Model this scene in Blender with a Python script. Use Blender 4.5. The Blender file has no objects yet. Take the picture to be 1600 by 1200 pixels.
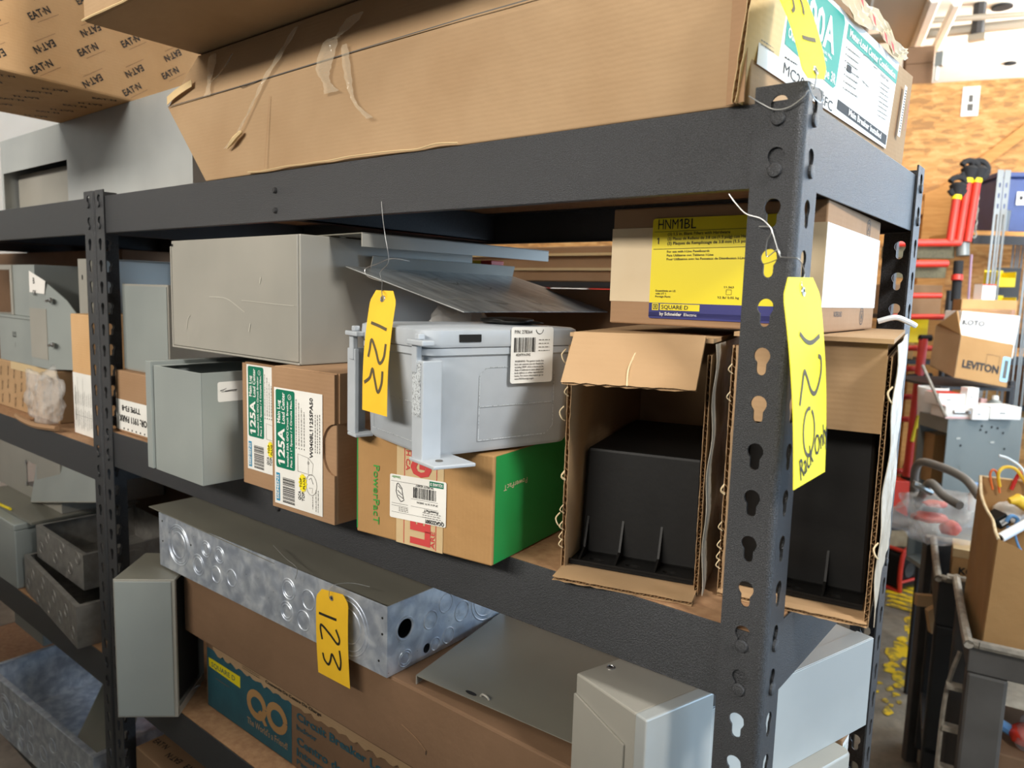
import bpy, bmesh, math, random
from mathutils import Vector, Matrix, noise
random.seed(7)
R = math.radians
PI = math.pi
SC = bpy.context.scene
COL = SC.collection
V3 = Vector

# ------------------------------------------------------------------ camera
CP = V3((0.1894, -0.5713, 1.666)); YAW, PITCH, ROLL, FPX = 0.6776, -0.1209, 0.0287, 1150.95
_d = V3((-math.sin(YAW)*math.cos(PITCH), math.cos(YAW)*math.cos(PITCH), math.sin(PITCH)))
_r = _d.cross(V3((0, 0, 1))).normalized(); _u = _r.cross(_d)
RIGHT = math.cos(ROLL)*_r + math.sin(ROLL)*_u
UP = -math.sin(ROLL)*_r + math.cos(ROLL)*_u
cam_data = bpy.data.cameras.new('camera')
cam_data.sensor_width = 36.0
cam_data.lens = FPX/1600*36.0
cam_data.clip_start = 0.02
cam_data.dof.use_dof = True
cam_data.dof.focus_distance = 0.80
cam_data.dof.aperture_fstop = 8.0
cam = bpy.data.objects.new('camera', cam_data); COL.objects.link(cam)
cam.matrix_world = Matrix(((RIGHT.x, UP.x, -_d.x, CP.x), (RIGHT.y, UP.y, -_d.y, CP.y), (RIGHT.z, UP.z, -_d.z, CP.z), (0, 0, 0, 1)))
SC.camera = cam

def at(px, py, t):
    """place in the room seen at a photo pixel, t metres along the view axis"""
    return CP + t*(_d + RIGHT*((px-800)/FPX) - UP*((py-600)/FPX))

# ------------------------------------------------------------------ light
world = bpy.data.worlds.new('world'); SC.world = world; world.use_nodes = True
_bg = world.node_tree.nodes['Background']
_bg.inputs[0].default_value = (0.72, 0.86, 1.0, 1); _bg.inputs[1].default_value = 0.24

def area(name, loc, target, sx, sy, power, col):
    l = bpy.data.lights.new(name, 'AREA'); l.shape = 'RECTANGLE'; l.size = sx; l.size_y = sy
    l.energy = power; l.color = col
    o = bpy.data.objects.new(name, l); COL.objects.link(o); o.location = loc
    o.rotation_euler = (V3(target)-V3(loc)).to_track_quat('-Z', 'Y').to_euler()
    return o
area('door_daylight', (3.2, 1.6, 1.9), (0.0, 0.9, 1.5), 3.4, 2.0, 122, (0.54, 0.76, 1.0))
area('far_reflection_fill', (2.3, 6.5, 1.9), (0.6, 0.5, 1.5), 3.4, 3.0, 150, (0.58, 0.78, 1.0))  # added cool lamp, no opening known there; gives side faces a blue reflection
area('ceiling_tube_light', (-0.8, -3.0, 2.95), (-0.6, 0.0, 1.7), 2.6, 0.4, 128, (1.0, 0.94, 0.85))
area('work_light_right', (1.4, -0.3, 2.9), (0.0, 0.25, 1.8), 0.35, 0.35, 40, (1.0, 0.97, 0.92))
area('aisle_light_back', (0.9, 3.0, 3.5), (-0.2, 3.4, 1.0), 1.6, 1.2, 46, (1.0, 0.92, 0.80))
area('ceiling_fill_near', (0.9, 2.4, 2.4), (-0.5, 4.0, 3.5), 0.8, 0.8, 60, (0.96, 0.98, 1.0))  # added lamp aimed up to brighten the dim duct and ceiling
area('ceiling_fill_far', (1.0, 6.2, 3.2), (-0.4, 6.4, 3.7), 1.6, 1.6, 360, (1.0, 0.98, 0.94))  # added lamp without a known fixture, stands in for daylight bounced onto the ceiling
SC.view_settings.view_transform = 'Standard'; SC.view_settings.look = 'None'
SC.view_settings.gamma = 1.0; SC.view_settings.use_curve_mapping = False
SC.view_settings.exposure = 0.0

# ------------------------------------------------------------------ materials
def lin(c):
    return tuple(((x/255)/12.92 if x/255 <= 0.04045 else ((x/255+0.055)/1.055)**2.4) for x in c)
MATS = {}
def mat(name, col, rough=0.6, metal=0.0, col2=None, nscale=8.0, ndetail=4.0, bump=0.0, bscale=60.0, spec=0.5, mixlo=0.35, mixhi=0.65, coat=0.0, stretch=None):
    m = bpy.data.materials.new(name); m.use_nodes = True
    nt = m.node_tree; b = nt.nodes['Principled BSDF']
    c = (*lin(col), 1)
    b.inputs['Base Color'].default_value = c
    b.inputs['Roughness'].default_value = rough; b.inputs['Metallic'].default_value = metal
    b.inputs['Specular IOR Level'].default_value = spec
    b.inputs['Coat Weight'].default_value = coat
    tc = nt.nodes.new('ShaderNodeTexCoord')
    src = tc.outputs['Object']
    if stretch:
        mp = nt.nodes.new('ShaderNodeMapping'); mp.inputs['Scale'].default_value = stretch
        nt.links.new(src, mp.inputs[0]); src = mp.outputs[0]
    if col2:
        n = nt.nodes.new('ShaderNodeTexNoise'); n.inputs['Scale'].default_value = nscale; n.inputs['Detail'].default_value = ndetail
        nt.links.new(src, n.inputs['Vector'])
        r = nt.nodes.new('ShaderNodeValToRGB'); r.color_ramp.elements[0].position = mixlo; r.color_ramp.elements[1].position = mixhi
        r.color_ramp.elements[0].color = c; r.color_ramp.elements[1].color = (*lin(col2), 1)
        nt.links.new(n.outputs[0], r.inputs[0]); nt.links.new(r.outputs[0], b.inputs['Base Color'])
    if bump:
        n2 = nt.nodes.new('ShaderNodeTexNoise'); n2.inputs['Scale'].default_value = bscale; n2.inputs['Detail'].default_value = 3
        nt.links.new(src, n2.inputs['Vector'])
        bp = nt.nodes.new('ShaderNodeBump'); bp.inputs['Strength'].default_value = bump; bp.inputs['Distance'].default_value = 0.002
        nt.links.new(n2.outputs[0], bp.inputs['Height']); nt.links.new(bp.outputs[0], b.inputs['Normal'])
    MATS[name] = m
    return m

mat('rack', (50, 50, 51), 0.35, 0.25, (78, 80, 84), 1500, 2, 0.55, 1300, mixlo=0.45, mixhi=0.62)
mat('rack_inner', (40, 40, 42), 0.6, 0.0, (52, 52, 54), 500, 2)
mat('board', (170, 132, 96), 0.75, 0, (150, 112, 80), 90, 5, 0.2, 200)
mat('greypaint', (168, 164, 154), 0.34, 0.1, (156, 153, 144), 5, 3, 0.03, 40)
mat('greypaint2', (160, 166, 162), 0.33, 0.15, (146, 152, 150), 4, 3, 0.03, 30)
mat('greydark', (134, 132, 120), 0.36, 0.1, (122, 120, 110), 5, 3)
mat('greyplate', (186, 188, 186), 0.28, 0.35, (140, 142, 142), 16, 6, 0.08, 40, stretch=(1, 6, 1))
mat('scratch', (186, 183, 172), 0.5)
mat('steelwhite', (188, 192, 190), 0.42, 0.2, (168, 172, 172), 4, 4)
mat('plasticgrey', (182, 188, 194), 0.30, 0.0, (174, 180, 186), 30, 2, 0.03, 300)
mat('plasticworn', (196, 202, 206), 0.5, 0.0, (120, 124, 128), 700, 2, 0.2, 700, mixlo=0.5, mixhi=0.64)
mat('blackplastic', (15, 14, 13), 0.5, 0.0, (18, 17, 16), 60, 3, 0.05, 200, spec=0.3)
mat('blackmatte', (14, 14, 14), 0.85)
mat('ink', (28, 26, 24), 0.6)
mat('inkgrey', (92, 88, 82), 0.6)
mat('marker', (82, 72, 48), 0.6)
mat('markerdark', (30, 28, 22), 0.6)
mat('tagyellow', (240, 190, 40), 0.6, 0, (234, 184, 36), 30, 3)
mat('tagbright', (250, 236, 20), 0.6, 0, (246, 230, 24), 30, 3)
mat('labelwhite', (236, 234, 228), 0.5, 0, (228, 226, 219), 12, 3)
mat('labelyellow', (232, 212, 20), 0.45)
mat('labelnavy', (38, 40, 110), 0.45)
mat('green', (12, 112, 84), 0.45)
mat('boxgreen', (34, 150, 74), 0.5, 0, (30, 140, 68), 6, 3)
mat('printgreen', (66, 150, 62), 0.6)
mat('teal', (28, 148, 132), 0.45)
mat('blue', (40, 140, 180), 0.45)
mat('star', (248, 228, 30), 0.5)
mat('qoteal', (38, 88, 100), 0.7, 0, (34, 80, 92), 30, 3)
mat('printteal', (40, 84, 96), 0.7)
mat('redprint', (196, 66, 64), 0.6)
mat('wire', (200, 200, 198), 0.3, 0.9)
mat('screw', (190, 190, 190), 0.3, 0.9)
mat('tapetan', (206, 182, 140), 0.42, 0, (200, 174, 132), 12, 4, 0.25, 50)
mat('papertape', (214, 194, 160), 0.55, 0, (206, 184, 148), 14, 3, 0.05, 60)
mat('whitewrap', (222, 216, 204), 0.4, 0, (206, 198, 182), 40, 4, 0.5, 60)
mat('wraptape', (190, 182, 166), 0.35, 0, (170, 162, 146), 50, 5, 0.8, 70)
mat('red', (206, 52, 34), 0.45, 0, (186, 44, 30), 10, 3)
mat('redbin', (214, 60, 40), 0.45)
mat('orange', (230, 130, 60), 0.5)
mat('yellowbin', (240, 214, 20), 0.4)
mat('bluetote', (52, 72, 128), 0.45, 0, (44, 62, 114), 8, 3)
mat('lumber', (104, 98, 74), 0.85, 0, (84, 80, 60), 20, 5, stretch=(1, 8, 8))
mat('pine', (206, 150, 84), 0.75, 0, (190, 132, 68), 10, 5, stretch=(1, 1, 8))
mat('cartgrey', (92, 88, 84), 0.6, 0, (78, 74, 70), 8, 5, 0.1, 80)
mat('cartedge', (168, 158, 142), 0.6, 0, (128, 120, 108), 40, 5, 0.2, 90)
mat('cartblack', (52, 51, 50), 0.55, 0, (44, 43, 42), 8, 4)
mat('galvpipe', (150, 152, 150), 0.35, 0.7)
mat('ceil', (232, 230, 222), 0.8, 0, (220, 218, 208), 3, 3)
mat('ceilbeam', (150, 146, 134), 0.6, 0.2)
mat('holeblack', (20, 20, 22), 0.8)
mat('pvc', (226, 232, 236), 0.35)
mat('whitebox', (240, 236, 230), 0.5)
mat('pinklabel', (236, 190, 184), 0.5)
mat('sky_label', (150, 200, 228), 0.5)
mat('cabgrey', (128, 132, 128), 0.42, 0.2, (116, 120, 117), 4, 3)
mat('hose', (120, 116, 110), 0.5)
mat('crate', (176, 156, 124), 0.8, 0, (150, 130, 100), 20, 4)
mat('yellowplastic', (246, 200, 60), 0.4)
mat('orangewire', (230, 110, 50), 0.4)
mat('redwire', (200, 40, 40), 0.4)
mat('bluewire', (90, 140, 190), 0.4)
mat('slotted', (136, 136, 132), 0.4, 0.5)
mat('purplecord', (150, 120, 140), 0.6)
mat('concrete2', (120, 116, 108), 0.8)

def cardboard(name, c1, c2, flute=420.0, axis=0, bump=0.12):
    m = mat(name, c1, 0.78, 0, c2, 7, 5, spec=0.25)
    nt = m.node_tree; b = nt.nodes['Principled BSDF']
    tc = [n for n in nt.nodes if n.type == 'TEX_COORD'][0]
    w = nt.nodes.new('ShaderNodeTexWave'); w.bands_direction = 'XYZ'[axis]; w.inputs['Scale'].default_value = flute/6.28
    w.inputs['Distortion'].default_value = 1.5
    nt.links.new(tc.outputs['Object'], w.inputs['Vector'])
    n = nt.nodes.new('ShaderNodeTexNoise'); n.inputs['Scale'].default_value = 26; n.inputs['Detail'].default_value = 6
    nt.links.new(tc.outputs['Object'], n.inputs['Vector'])
    ad = nt.nodes.new('ShaderNodeMath'); ad.operation = 'MULTIPLY_ADD'; ad.inputs[1].default_value = 0.035
    nt.links.new(w.outputs['Fac'], ad.inputs[0]); nt.links.new(n.outputs[0], ad.inputs[2])
    bp = nt.nodes.new('ShaderNodeBump'); bp.inputs['Strength'].default_value = bump*3; bp.inputs['Distance'].default_value = 0.004
    nt.links.new(ad.outputs[0], bp.inputs['Height']); nt.links.new(bp.outputs[0], b.inputs['Normal'])
    return m
cardboard('card', (180, 148, 112), (170, 137, 100), axis=2)
cardboard('cardlong', (176, 147, 113), (166, 136, 102), axis=2)
cardboard('cardbrown', (164, 131, 100), (154, 121, 90), axis=2)
cardboard('cardgold', (176, 137, 90), (167, 128, 82), axis=0)
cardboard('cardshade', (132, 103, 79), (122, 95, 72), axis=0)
cardboard('cardorange', (212, 172, 126), (202, 160, 112), axis=2)
cardboard('cardlight', (222, 196, 150), (210, 182, 134), axis=2)
mat('flute', (170, 136, 96), 0.8)
mat('tornliner', (226, 206, 168), 0.8, 0, (206, 180, 138), 60, 4)

def galv(name, c1, c2, c3, rough):
    m = mat(name, c1, rough, 0.6)
    nt = m.node_tree; b = nt.nodes['Principled BSDF']; tc = [n for n in nt.nodes if n.type == 'TEX_COORD'][0]
    v = nt.nodes.new('ShaderNodeTexNoise'); v.inputs['Scale'].default_value = 44; v.inputs['Detail'].default_value = 3; v.inputs['Distortion'].default_value = 0.4
    nt.links.new(tc.outputs['Object'], v.inputs['Vector'])
    r = nt.nodes.new('ShaderNodeValToRGB'); e = r.color_ramp.elements
    e[0].position = 0.36; e[0].color = (*lin(c1), 1); e[1].position = 0.66; e[1].color = (*lin(c3), 1)
    k = e.new(0.52); k.color = (*lin(c2), 1)
    nt.links.new(v.outputs[0], r.inputs[0]); nt.links.new(r.outputs[0], b.inputs['Base Color'])
    vo = nt.nodes.new('ShaderNodeTexVoronoi'); vo.inputs['Scale'].default_value = 60
    nt.links.new(tc.outputs['Object'], vo.inputs['Vector'])
    mr = nt.nodes.new('ShaderNodeMapRange'); mr.inputs[3].default_value = rough-0.12; mr.inputs[4].default_value = rough+0.16
    nt.links.new(vo.outputs['Distance'], mr.inputs[0]); nt.links.new(mr.outputs[0], b.inputs['Roughness'])
    bp = nt.nodes.new('ShaderNodeBump'); bp.inputs['Strength'].default_value = 0.12; bp.inputs['Distance'].default_value = 0.002
    nt.links.new(v.outputs[0], bp.inputs['Height']); nt.links.new(bp.outputs[0], b.inputs['Normal'])
    return m
galv('galv', (178, 187, 202), (202, 210, 221), (226, 232, 240), 0.38)
galv('galvdull', (140, 137, 132), (150, 147, 142), (160, 156, 150), 0.45)

def osb_mat():
    m = mat('osb', (206, 152, 88), 0.7)
    nt = m.node_tree; b = nt.nodes['Principled BSDF']; tc = [n for n in nt.nodes if n.type == 'TEX_COORD'][0]
    outs = []
    for rot, sc in ((0.3, (16, 1, 50)), (1.2, (20, 1, 60)), (-0.5, (14, 1, 44))):
        mp = nt.nodes.new('ShaderNodeMapping'); mp.inputs['Rotation'].default_value = (0, rot, 0); mp.inputs['Scale'].default_value = sc
        nt.links.new(tc.outputs['Object'], mp.inputs[0])
        v = nt.nodes.new('ShaderNodeTexVoronoi'); v.inputs['Scale'].default_value = 1.0
        nt.links.new(mp.outputs[0], v.inputs['Vector'])
        sp = nt.nodes.new('ShaderNodeSeparateColor'); nt.links.new(v.outputs['Color'], sp.inputs[0]); outs.append(sp.outputs[0])
    a = nt.nodes.new('ShaderNodeMath'); a.operation = 'ADD'; nt.links.new(outs[0], a.inputs[0]); nt.links.new(outs[1], a.inputs[1])
    a2 = nt.nodes.new('ShaderNodeMath'); a2.operation = 'ADD'; nt.links.new(a.outputs[0], a2.inputs[0]); nt.links.new(outs[2], a2.inputs[1])
    r = nt.nodes.new('ShaderNodeValToRGB'); e = r.color_ramp.elements
    e[0].position = 0.25; e[0].color = (*lin((162, 116, 66)), 1); e[1].position = 0.85; e[1].color = (*lin((210, 164, 104)), 1)
    k = e.new(0.5); k.color = (*lin((196, 140, 76)), 1)
    dv = nt.nodes.new('ShaderNodeMath'); dv.operation = 'MULTIPLY'; dv.inputs[1].default_value = 0.333; nt.links.new(a2.outputs[0], dv.inputs[0])
    nt.links.new(dv.outputs[0], r.inputs[0]); nt.links.new(r.outputs[0], b.inputs['Base Color'])
osb_mat()

def floor_mat():
    m = mat('concrete', (140, 134, 122), 0.55)
    nt = m.node_tree; b = nt.nodes['Principled BSDF']; tc = [n for n in nt.nodes if n.type == 'TEX_COORD'][0]
    n = nt.nodes.new('ShaderNodeTexNoise'); n.inputs['Scale'].default_value = 3.5; n.inputs['Detail'].default_value = 9; n.inputs['Roughness'].default_value = 0.7
    nt.links.new(tc.outputs['Object'], n.inputs['Vector'])
    r = nt.nodes.new('ShaderNodeValToRGB'); e = r.color_ramp.elements
    e[0].position = 0.35; e[0].color = (*lin((92, 86, 76)), 1); e[1].position = 0.65; e[1].color = (*lin((150, 142, 126)), 1)
    nt.links.new(n.outputs[0], r.inputs[0]); nt.links.new(r.outputs[0], b.inputs['Base Color'])
    bp = nt.nodes.new('ShaderNodeBump'); bp.inputs['Strength'].default_value = 0.2
    nt.links.new(n.outputs[0], bp.inputs['Height']); nt.links.new(bp.outputs[0], b.inputs['Normal'])
floor_mat()
mat('yellowpaint', (226, 190, 30), 0.6, 0, (150, 130, 60), 22, 5, mixlo=0.5, mixhi=0.6)

def clear_plastic(name, tint, alpha):
    m = bpy.data.materials.new(name); m.use_nodes = True; nt = m.node_tree
    b = nt.nodes['Principled BSDF']; b.inputs['Base Color'].default_value = (*lin(tint), 1)
    b.inputs['Roughness'].default_value = 0.12; b.inputs['Alpha'].default_value = alpha; b.inputs['Specular IOR Level'].default_value = 0.9
    tc = nt.nodes.new('ShaderNodeTexCoord')
    n = nt.nodes.new('ShaderNodeTexNoise'); n.inputs['Scale'].default_value = 38; n.inputs['Detail'].default_value = 4
    nt.links.new(tc.outputs['Object'], n.inputs['Vector'])
    bp = nt.nodes.new('ShaderNodeBump'); bp.inputs['Strength'].default_value = 0.7; bp.inputs['Distance'].default_value = 0.01
    nt.links.new(n.outputs[0], bp.inputs['Height']); nt.links.new(bp.outputs[0], b.inputs['Normal'])
    MATS[name] = m
clear_plastic('film', (226, 224, 220), 0.30)
clear_plastic('cleartape', (224, 210, 184), 0.34)

# ------------------------------------------------------------------ mesh helpers
class MB:
    def __init__(s):
        s.v = []; s.f = []; s.m = []; s.mats = []
    def mi(s, name):
        if name not in s.mats: s.mats.append(name)
        return s.mats.index(name)
    def add(s, vs, fs, m, M=None):
        k = len(s.v); i = s.mi(m)
        flip = False
        if M is not None:
            vs = [M @ V3(v) for v in vs]; flip = M.to_3x3().determinant() < 0
        s.v += [tuple(v) for v in vs]
        for f in fs:
            f = [a+k for a in f]
            if flip: f.reverse()
            s.f.append(f); s.m.append(i)
        return s
    def box(s, x0, x1, y0, y1, z0, z1, m, M=None):
        vs = [(x, y, z) for x in (x0, x1) for y in (y0, y1) for z in (z0, z1)]
        fs = [(0, 1, 3, 2), (4, 6, 7, 5), (0, 4, 5, 1), (2, 3, 7, 6), (0, 2, 6, 4), (1, 5, 7, 3)]
        return s.add(vs, fs, m, M)
    def hexa(s, b, t, m):
        """b, t : four corners each, same winding (counter-clockwise from above)"""
        vs = list(b)+list(t)
        fs = [(3, 2, 1, 0), (4, 5, 6, 7)]+[(i, (i+1) % 4, 4+(i+1) % 4, 4+i) for i in range(4)]
        return s.add(vs, fs, m)
    def tube(s, pts, r, m, n=8, caps=True):
        pts = [V3(p) for p in pts]
        rs = r if isinstance(r, (list, tuple)) else [r]*len(pts)
        vs = []; fs = []
        prev = None
        for i, p in enumerate(pts):
            d = (pts[min(i+1, len(pts)-1)]-pts[max(i-1, 0)]).normalized()
            if prev is None:
                a = V3((0, 0, 1)) if abs(d.z) < 0.9 else V3((1, 0, 0))
                x = d.cross(a).normalized()
            else:
                x = (prev-d*prev.dot(d)).normalized()
            prev = x; y = d.cross(x)
            for k in range(n):
                a = 2*PI*k/n
                vs.append(p+rs[i]*(math.cos(a)*x+math.sin(a)*y))
        for i in range(len(pts)-1):
            for k in range(n):
                a, b = i*n+k, i*n+(k+1) % n
                fs.append((a, b, b+n, a+n))
        if caps:
            fs.append(tuple(reversed(range(n)))); fs.append(tuple(range((len(pts)-1)*n, len(pts)*n)))
        return s.add(vs, fs, m)
    def lathe(s, prof, m, M=None, n=24, cap=True):
        """prof list of (r,z) about local z"""
        vs = []; fs = []
        for r, z in prof:
            for k in range(n):
                a = 2*PI*k/n; vs.append((r*math.cos(a), r*math.sin(a), z))
        for i in range(len(prof)-1):
            for k in range(n):
                a, b = i*n+k, i*n+(k+1) % n
                fs.append((a, b, b+n, a+n))
        if cap:
            fs.append(tuple(range((len(prof)-1)*n, len(prof)*n)))
            fs.append(tuple(reversed(range(n))))
        return s.add(vs, fs, m, M)
    def grid(s, fn, nu, nv, m, thick=0.0):
        vs = [V3(fn(i/nu, j/nv)) for i in range(nu+1) for j in range(nv+1)]
        fs = [(i*(nv+1)+j, (i+1)*(nv+1)+j, (i+1)*(nv+1)+j+1, i*(nv+1)+j+1) for i in range(nu) for j in range(nv)]
        if thick:
            n = (vs[(nv+1)]-vs[0]).cross(vs[1]-vs[0]).normalized()
            k = len(vs); vb = [v+n*thick for v in vs]
            fb = [tuple(reversed([a+k for a in f])) for f in fs]
            rim = [i*(nv+1) for i in range(nu+1)]+[nu*(nv+1)+j for j in range(1, nv+1)]+[i*(nv+1)+nv for i in range(nu-1, -1, -1)]+[j for j in range(nv-1, 0, -1)]
            fr = [(rim[i], rim[(i+1) % len(rim)], rim[(i+1) % len(rim)]+k, rim[i]+k) for i in range(len(rim))]
            fr = [tuple(reversed(f)) for f in fr]
            return s.add(vs+vb, fs+fb+fr, m)
        return s.add(vs, fs, m)

def obj(name, mb, parent=None, loc=None, rot=None, bevel=0.0, smooth=False, label=None, seg=2):
    me = bpy.data.meshes.new(name); me.from_pydata(mb.v, [], mb.f); me.update()
    for n in mb.mats: me.materials.append(MATS[n])
    for p, i in zip(me.polygons, mb.m): p.material_index = i
    if smooth:
        for p in me.polygons: p.use_smooth = True
    o = bpy.data.objects.new(name, me); COL.objects.link(o)
    if loc is not None: o.location = loc
    if rot is not None: o.rotation_euler = rot
    if bevel:
        b = o.modifiers.new('bevel', 'BEVEL'); b.width = bevel; b.segments = seg; b.limit_method = 'ANGLE'; b.angle_limit = R(40)
    if smooth:
        try:
            me.set_sharp_from_angle(angle=R(40))
        except Exception: pass
    if parent is not None: o.parent = parent
    if label: o['label'] = label
    return o
def tag(o, label, cat, group=None):
    o['label'] = label; o['category'] = cat
    if group: o['group'] = group
    return o
def thing(name, label, cat, loc=(0, 0, 0), rz=0.0, group=None, rot=None):
    o = bpy.data.objects.new(name, None); COL.objects.link(o); o.empty_display_size = 0.02
    o.location = loc; o.rotation_euler = rot if rot else (0, 0, rz)
    return tag(o, label, cat, group)
def struct(name, mb, parent=None, **k):
    o = obj(name, mb, parent, **k)
    if parent is None: o['kind'] = 'structure'
    return o
def copy_thing(root, loc, rz, label, group=None):
    r = root.copy(); COL.objects.link(r); r.location = loc; r.rotation_euler = (0, 0, rz); r['label'] = label
    if group: r['group'] = group
    for ch in list(root.children):
        c = ch.copy(); COL.objects.link(c); c.parent = r
        for g in ch.children:
            d = g.copy(); COL.objects.link(d); d.parent = c
    return r

_plates = {}
def plate(outer, holes, t):
    """flat plate in XY with real holes, thickness t centred on z=0 -> verts, faces"""
    cu = bpy.data.curves.new('p', 'CURVE'); cu.dimensions = '2D'; cu.fill_mode = 'BOTH'; cu.extrude = t/2
    for loop in [outer]+holes:
        sp = cu.splines.new('POLY'); sp.points.add(len(loop)-1); sp.use_cyclic_u = True
        for p, q in zip(sp.points, loop): p.co = (q[0], q[1], 0, 1)
    o = bpy.data.objects.new('p', cu); COL.objects.link(o)
    dg = bpy.context.evaluated_depsgraph_get()
    me = bpy.data.meshes.new_from_object(o.evaluated_get(dg))
    vs = [tuple(v.co) for v in me.vertices]; fs = [tuple(p.vertices) for p in me.polygons]
    bpy.data.objects.remove(o); bpy.data.curves.remove(cu); bpy.data.meshes.remove(me)
    return vs, fs
def circ(cx, cy, r, n=20, a0=0.0, a1=2*PI):
    return [(cx+r*math.cos(a0+(a1-a0)*k/n), cy+r*math.sin(a0+(a1-a0)*k/n)) for k in range(n)]

_tc = {}
def text_geo(s, bold=0.0):
    k = (s, bold)
    if k in _tc: return _tc[k]
    cu = bpy.data.curves.new('t', 'FONT'); cu.body = s; cu.size = 1.0; cu.offset = bold; cu.resolution_u = 2
    o = bpy.data.objects.new('t', cu); COL.objects.link(o)
    dg = bpy.context.evaluated_depsgraph_get()
    me = bpy.data.meshes.new_from_object(o.evaluated_get(dg))
    vs = [(v.co.x, v.co.y) for v in me.vertices]; fs = [tuple(p.vertices) for p in me.polygons]
    bpy.data.objects.remove(o); bpy.data.curves.remove(cu); bpy.data.meshes.remove(me)
    x0 = min([v[0] for v in vs] or [0]); x1 = max([v[0] for v in vs] or [1])
    _tc[k] = (vs, fs, x0, x1)
    return _tc[k]

class Sheet:
    """flat print laid on a surface f(u, v, h) (metres in the sheet's own plane)"""
    def __init__(s, f, mb=None):
        s.f = f; s.mb = mb or MB(); s.h = 0.0
    def poly(s, pts, m, h=0.0002):
        s.mb.add([s.f(u, v, h) for u, v in pts], [tuple(range(len(pts)))], m)
    def rect(s, u0, v0, u1, v1, m, h=0.0002, nu=1, nv=1):
        for i in range(nu):
            for j in range(nv):
                a, b = u0+(u1-u0)*i/nu, u0+(u1-u0)*(i+1)/nu; c, d = v0+(v1-v0)*j/nv, v0+(v1-v0)*(j+1)/nv
                s.poly([(a, c), (b, c), (b, d), (a, d)], m, h)
    def rrect(s, u0, v0, u1, v1, r, m, h=0.0002):
        P = []
        for cx, cy, a in ((u1-r, v0+r, -PI/2), (u1-r, v1-r, 0), (u0+r, v1-r, PI/2), (u0+r, v0+r, PI)):
            P += [(cx+r*math.cos(a+k*PI/8), cy+r*math.sin(a+k*PI/8)) for k in range(5)]
        s.poly(P, m, h)
    def text(s, st, u, v, cap, m='ink', width=None, rot=0.0, bold=0.012, h=0.0005, align='L', shear=0.0):
        vs, fs, x0, x1 = text_geo(st, bold)
        k = cap/0.70; kx = k if width is None else width/(x1-x0)
        w = (x1-x0)*kx
        off = {'L': 0, 'C': -w/2, 'R': -w}[align]
        c, sn = math.cos(rot), math.sin(rot); out = []
        for x, y in vs:
            a, b = (x-x0)*kx+off, y*k
            a += b*shear
            out.append(s.f(u+a*c-b*sn, v+a*sn+b*c, h))
        s.mb.add(out, fs, m)
        for i, ch in enumerate(st):          # the built-in face draws a bare bar for 1: give it its flag
            if ch != '1': continue
            xr = text_geo(st[:i+1], bold)[3]; w1 = text_geo('1', bold); xl = xr-(w1[3]-w1[2])
            P = []
            for x, y in ((xl+.01, .70), (xl-.13, .56), (xl-.13, .46), (xl+.01, .57)):
                a = (x-x0)*kx+off; b = y*k; a += b*shear; P.append(s.f(u+a*c-b*sn, v+a*sn+b*c, h))
            s.mb.add(P, [(0, 1, 2, 3)], m)
    def stroke(s, pts, w, m='ink', h=0.0005, taper=True):
        P = [V3((p[0], p[1], 0)) for p in pts]
        Q = []
        for i in range(len(P)-1):       # catmull-rom smoothing
            a, b, c, d = P[max(i-1, 0)], P[i], P[i+1], P[min(i+2, len(P)-1)]
            for k in range(6):
                t = k/6; Q.append(0.5*((2*b)+(c-a)*t+(2*a-5*b+4*c-d)*t*t+(3*b-a-3*c+d)*t**3))
        Q.append(P[-1])
        s.line(Q, w, m, h)
    def line(s, Q, w, m='ink', h=0.0005):
        Q = [V3((q[0], q[1], 0)) for q in Q]; vs = []; fs = []
        for i, q in enumerate(Q):
            d = (Q[min(i+1, len(Q)-1)]-Q[max(i-1, 0)])
            d = d.normalized() if d.length > 1e-9 else V3((1, 0, 0))
            n = V3((-d.y, d.x, 0))*w/2
            vs += [s.f(q.x+n.x, q.y+n.y, h), s.f(q.x-n.x, q.y-n.y, h)]
        for i in range(len(Q)-1): fs.append((2*i, 2*i+1, 2*i+3, 2*i+2))
        s.mb.add(vs, fs, m)
    def ring(s, u, v, r, w, m='ink', h=0.0005, a0=0, a1=2*PI, ry=None):
        n = 20; ry = ry or r
        s.line([(u+r*math.cos(a0+(a1-a0)*k/n), v+ry*math.sin(a0+(a1-a0)*k/n)) for k in range(n+1)], w, m, h)
    def barcode(s, u0, v0, u1, v1, m='ink', vert=True, h=0.0005, n=22):
        rr = random.Random(int(abs(u0*1e5))); x = 0.0; seq = []
        while len(seq) < n*2: seq.append(rr.choice((1, 1, 2, 3)))
        tot = sum(seq); a = 0
        for i, q in enumerate(seq):
            if i % 2 == 0:
                if vert: s.rect(u0+(u1-u0)*a/tot, v0, u0+(u1-u0)*(a+q)/tot, v1, m, h)
                else: s.rect(u0, v0+(v1-v0)*a/tot, u1, v0+(v1-v0)*(a+q)/tot, m, h)
            a += q
    def fine(s, u0, v, u1, m='inkgrey', w=0.0007, h=0.0005):
        """an illegible line of small print : a broken dash row"""
        x = u0; rr = random.Random(int(abs(u0*7e4+v*3e4)))
        while x < u1:
            d = min(rr.uniform(0.0012, 0.0045), u1-x)
            s.rect(x, v-w/2, x+d, v+w/2, m, h); x += d+0.0011
def planar(O, U, Vv):
    O, U, Vv = V3(O), V3(U).normalized(), V3(Vv).normalized(); N = U.cross(Vv)
    return lambda u, v, h: O+U*u+Vv*v+N*h
FRONT = lambda y=0.0: planar((0, y, 0), (1, 0, 0), (0, 0, 1))           # faces -Y
SIDE = lambda x: planar((x, 0, 0), (0, 1, 0), (0, 0, 1))                # faces +X
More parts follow.
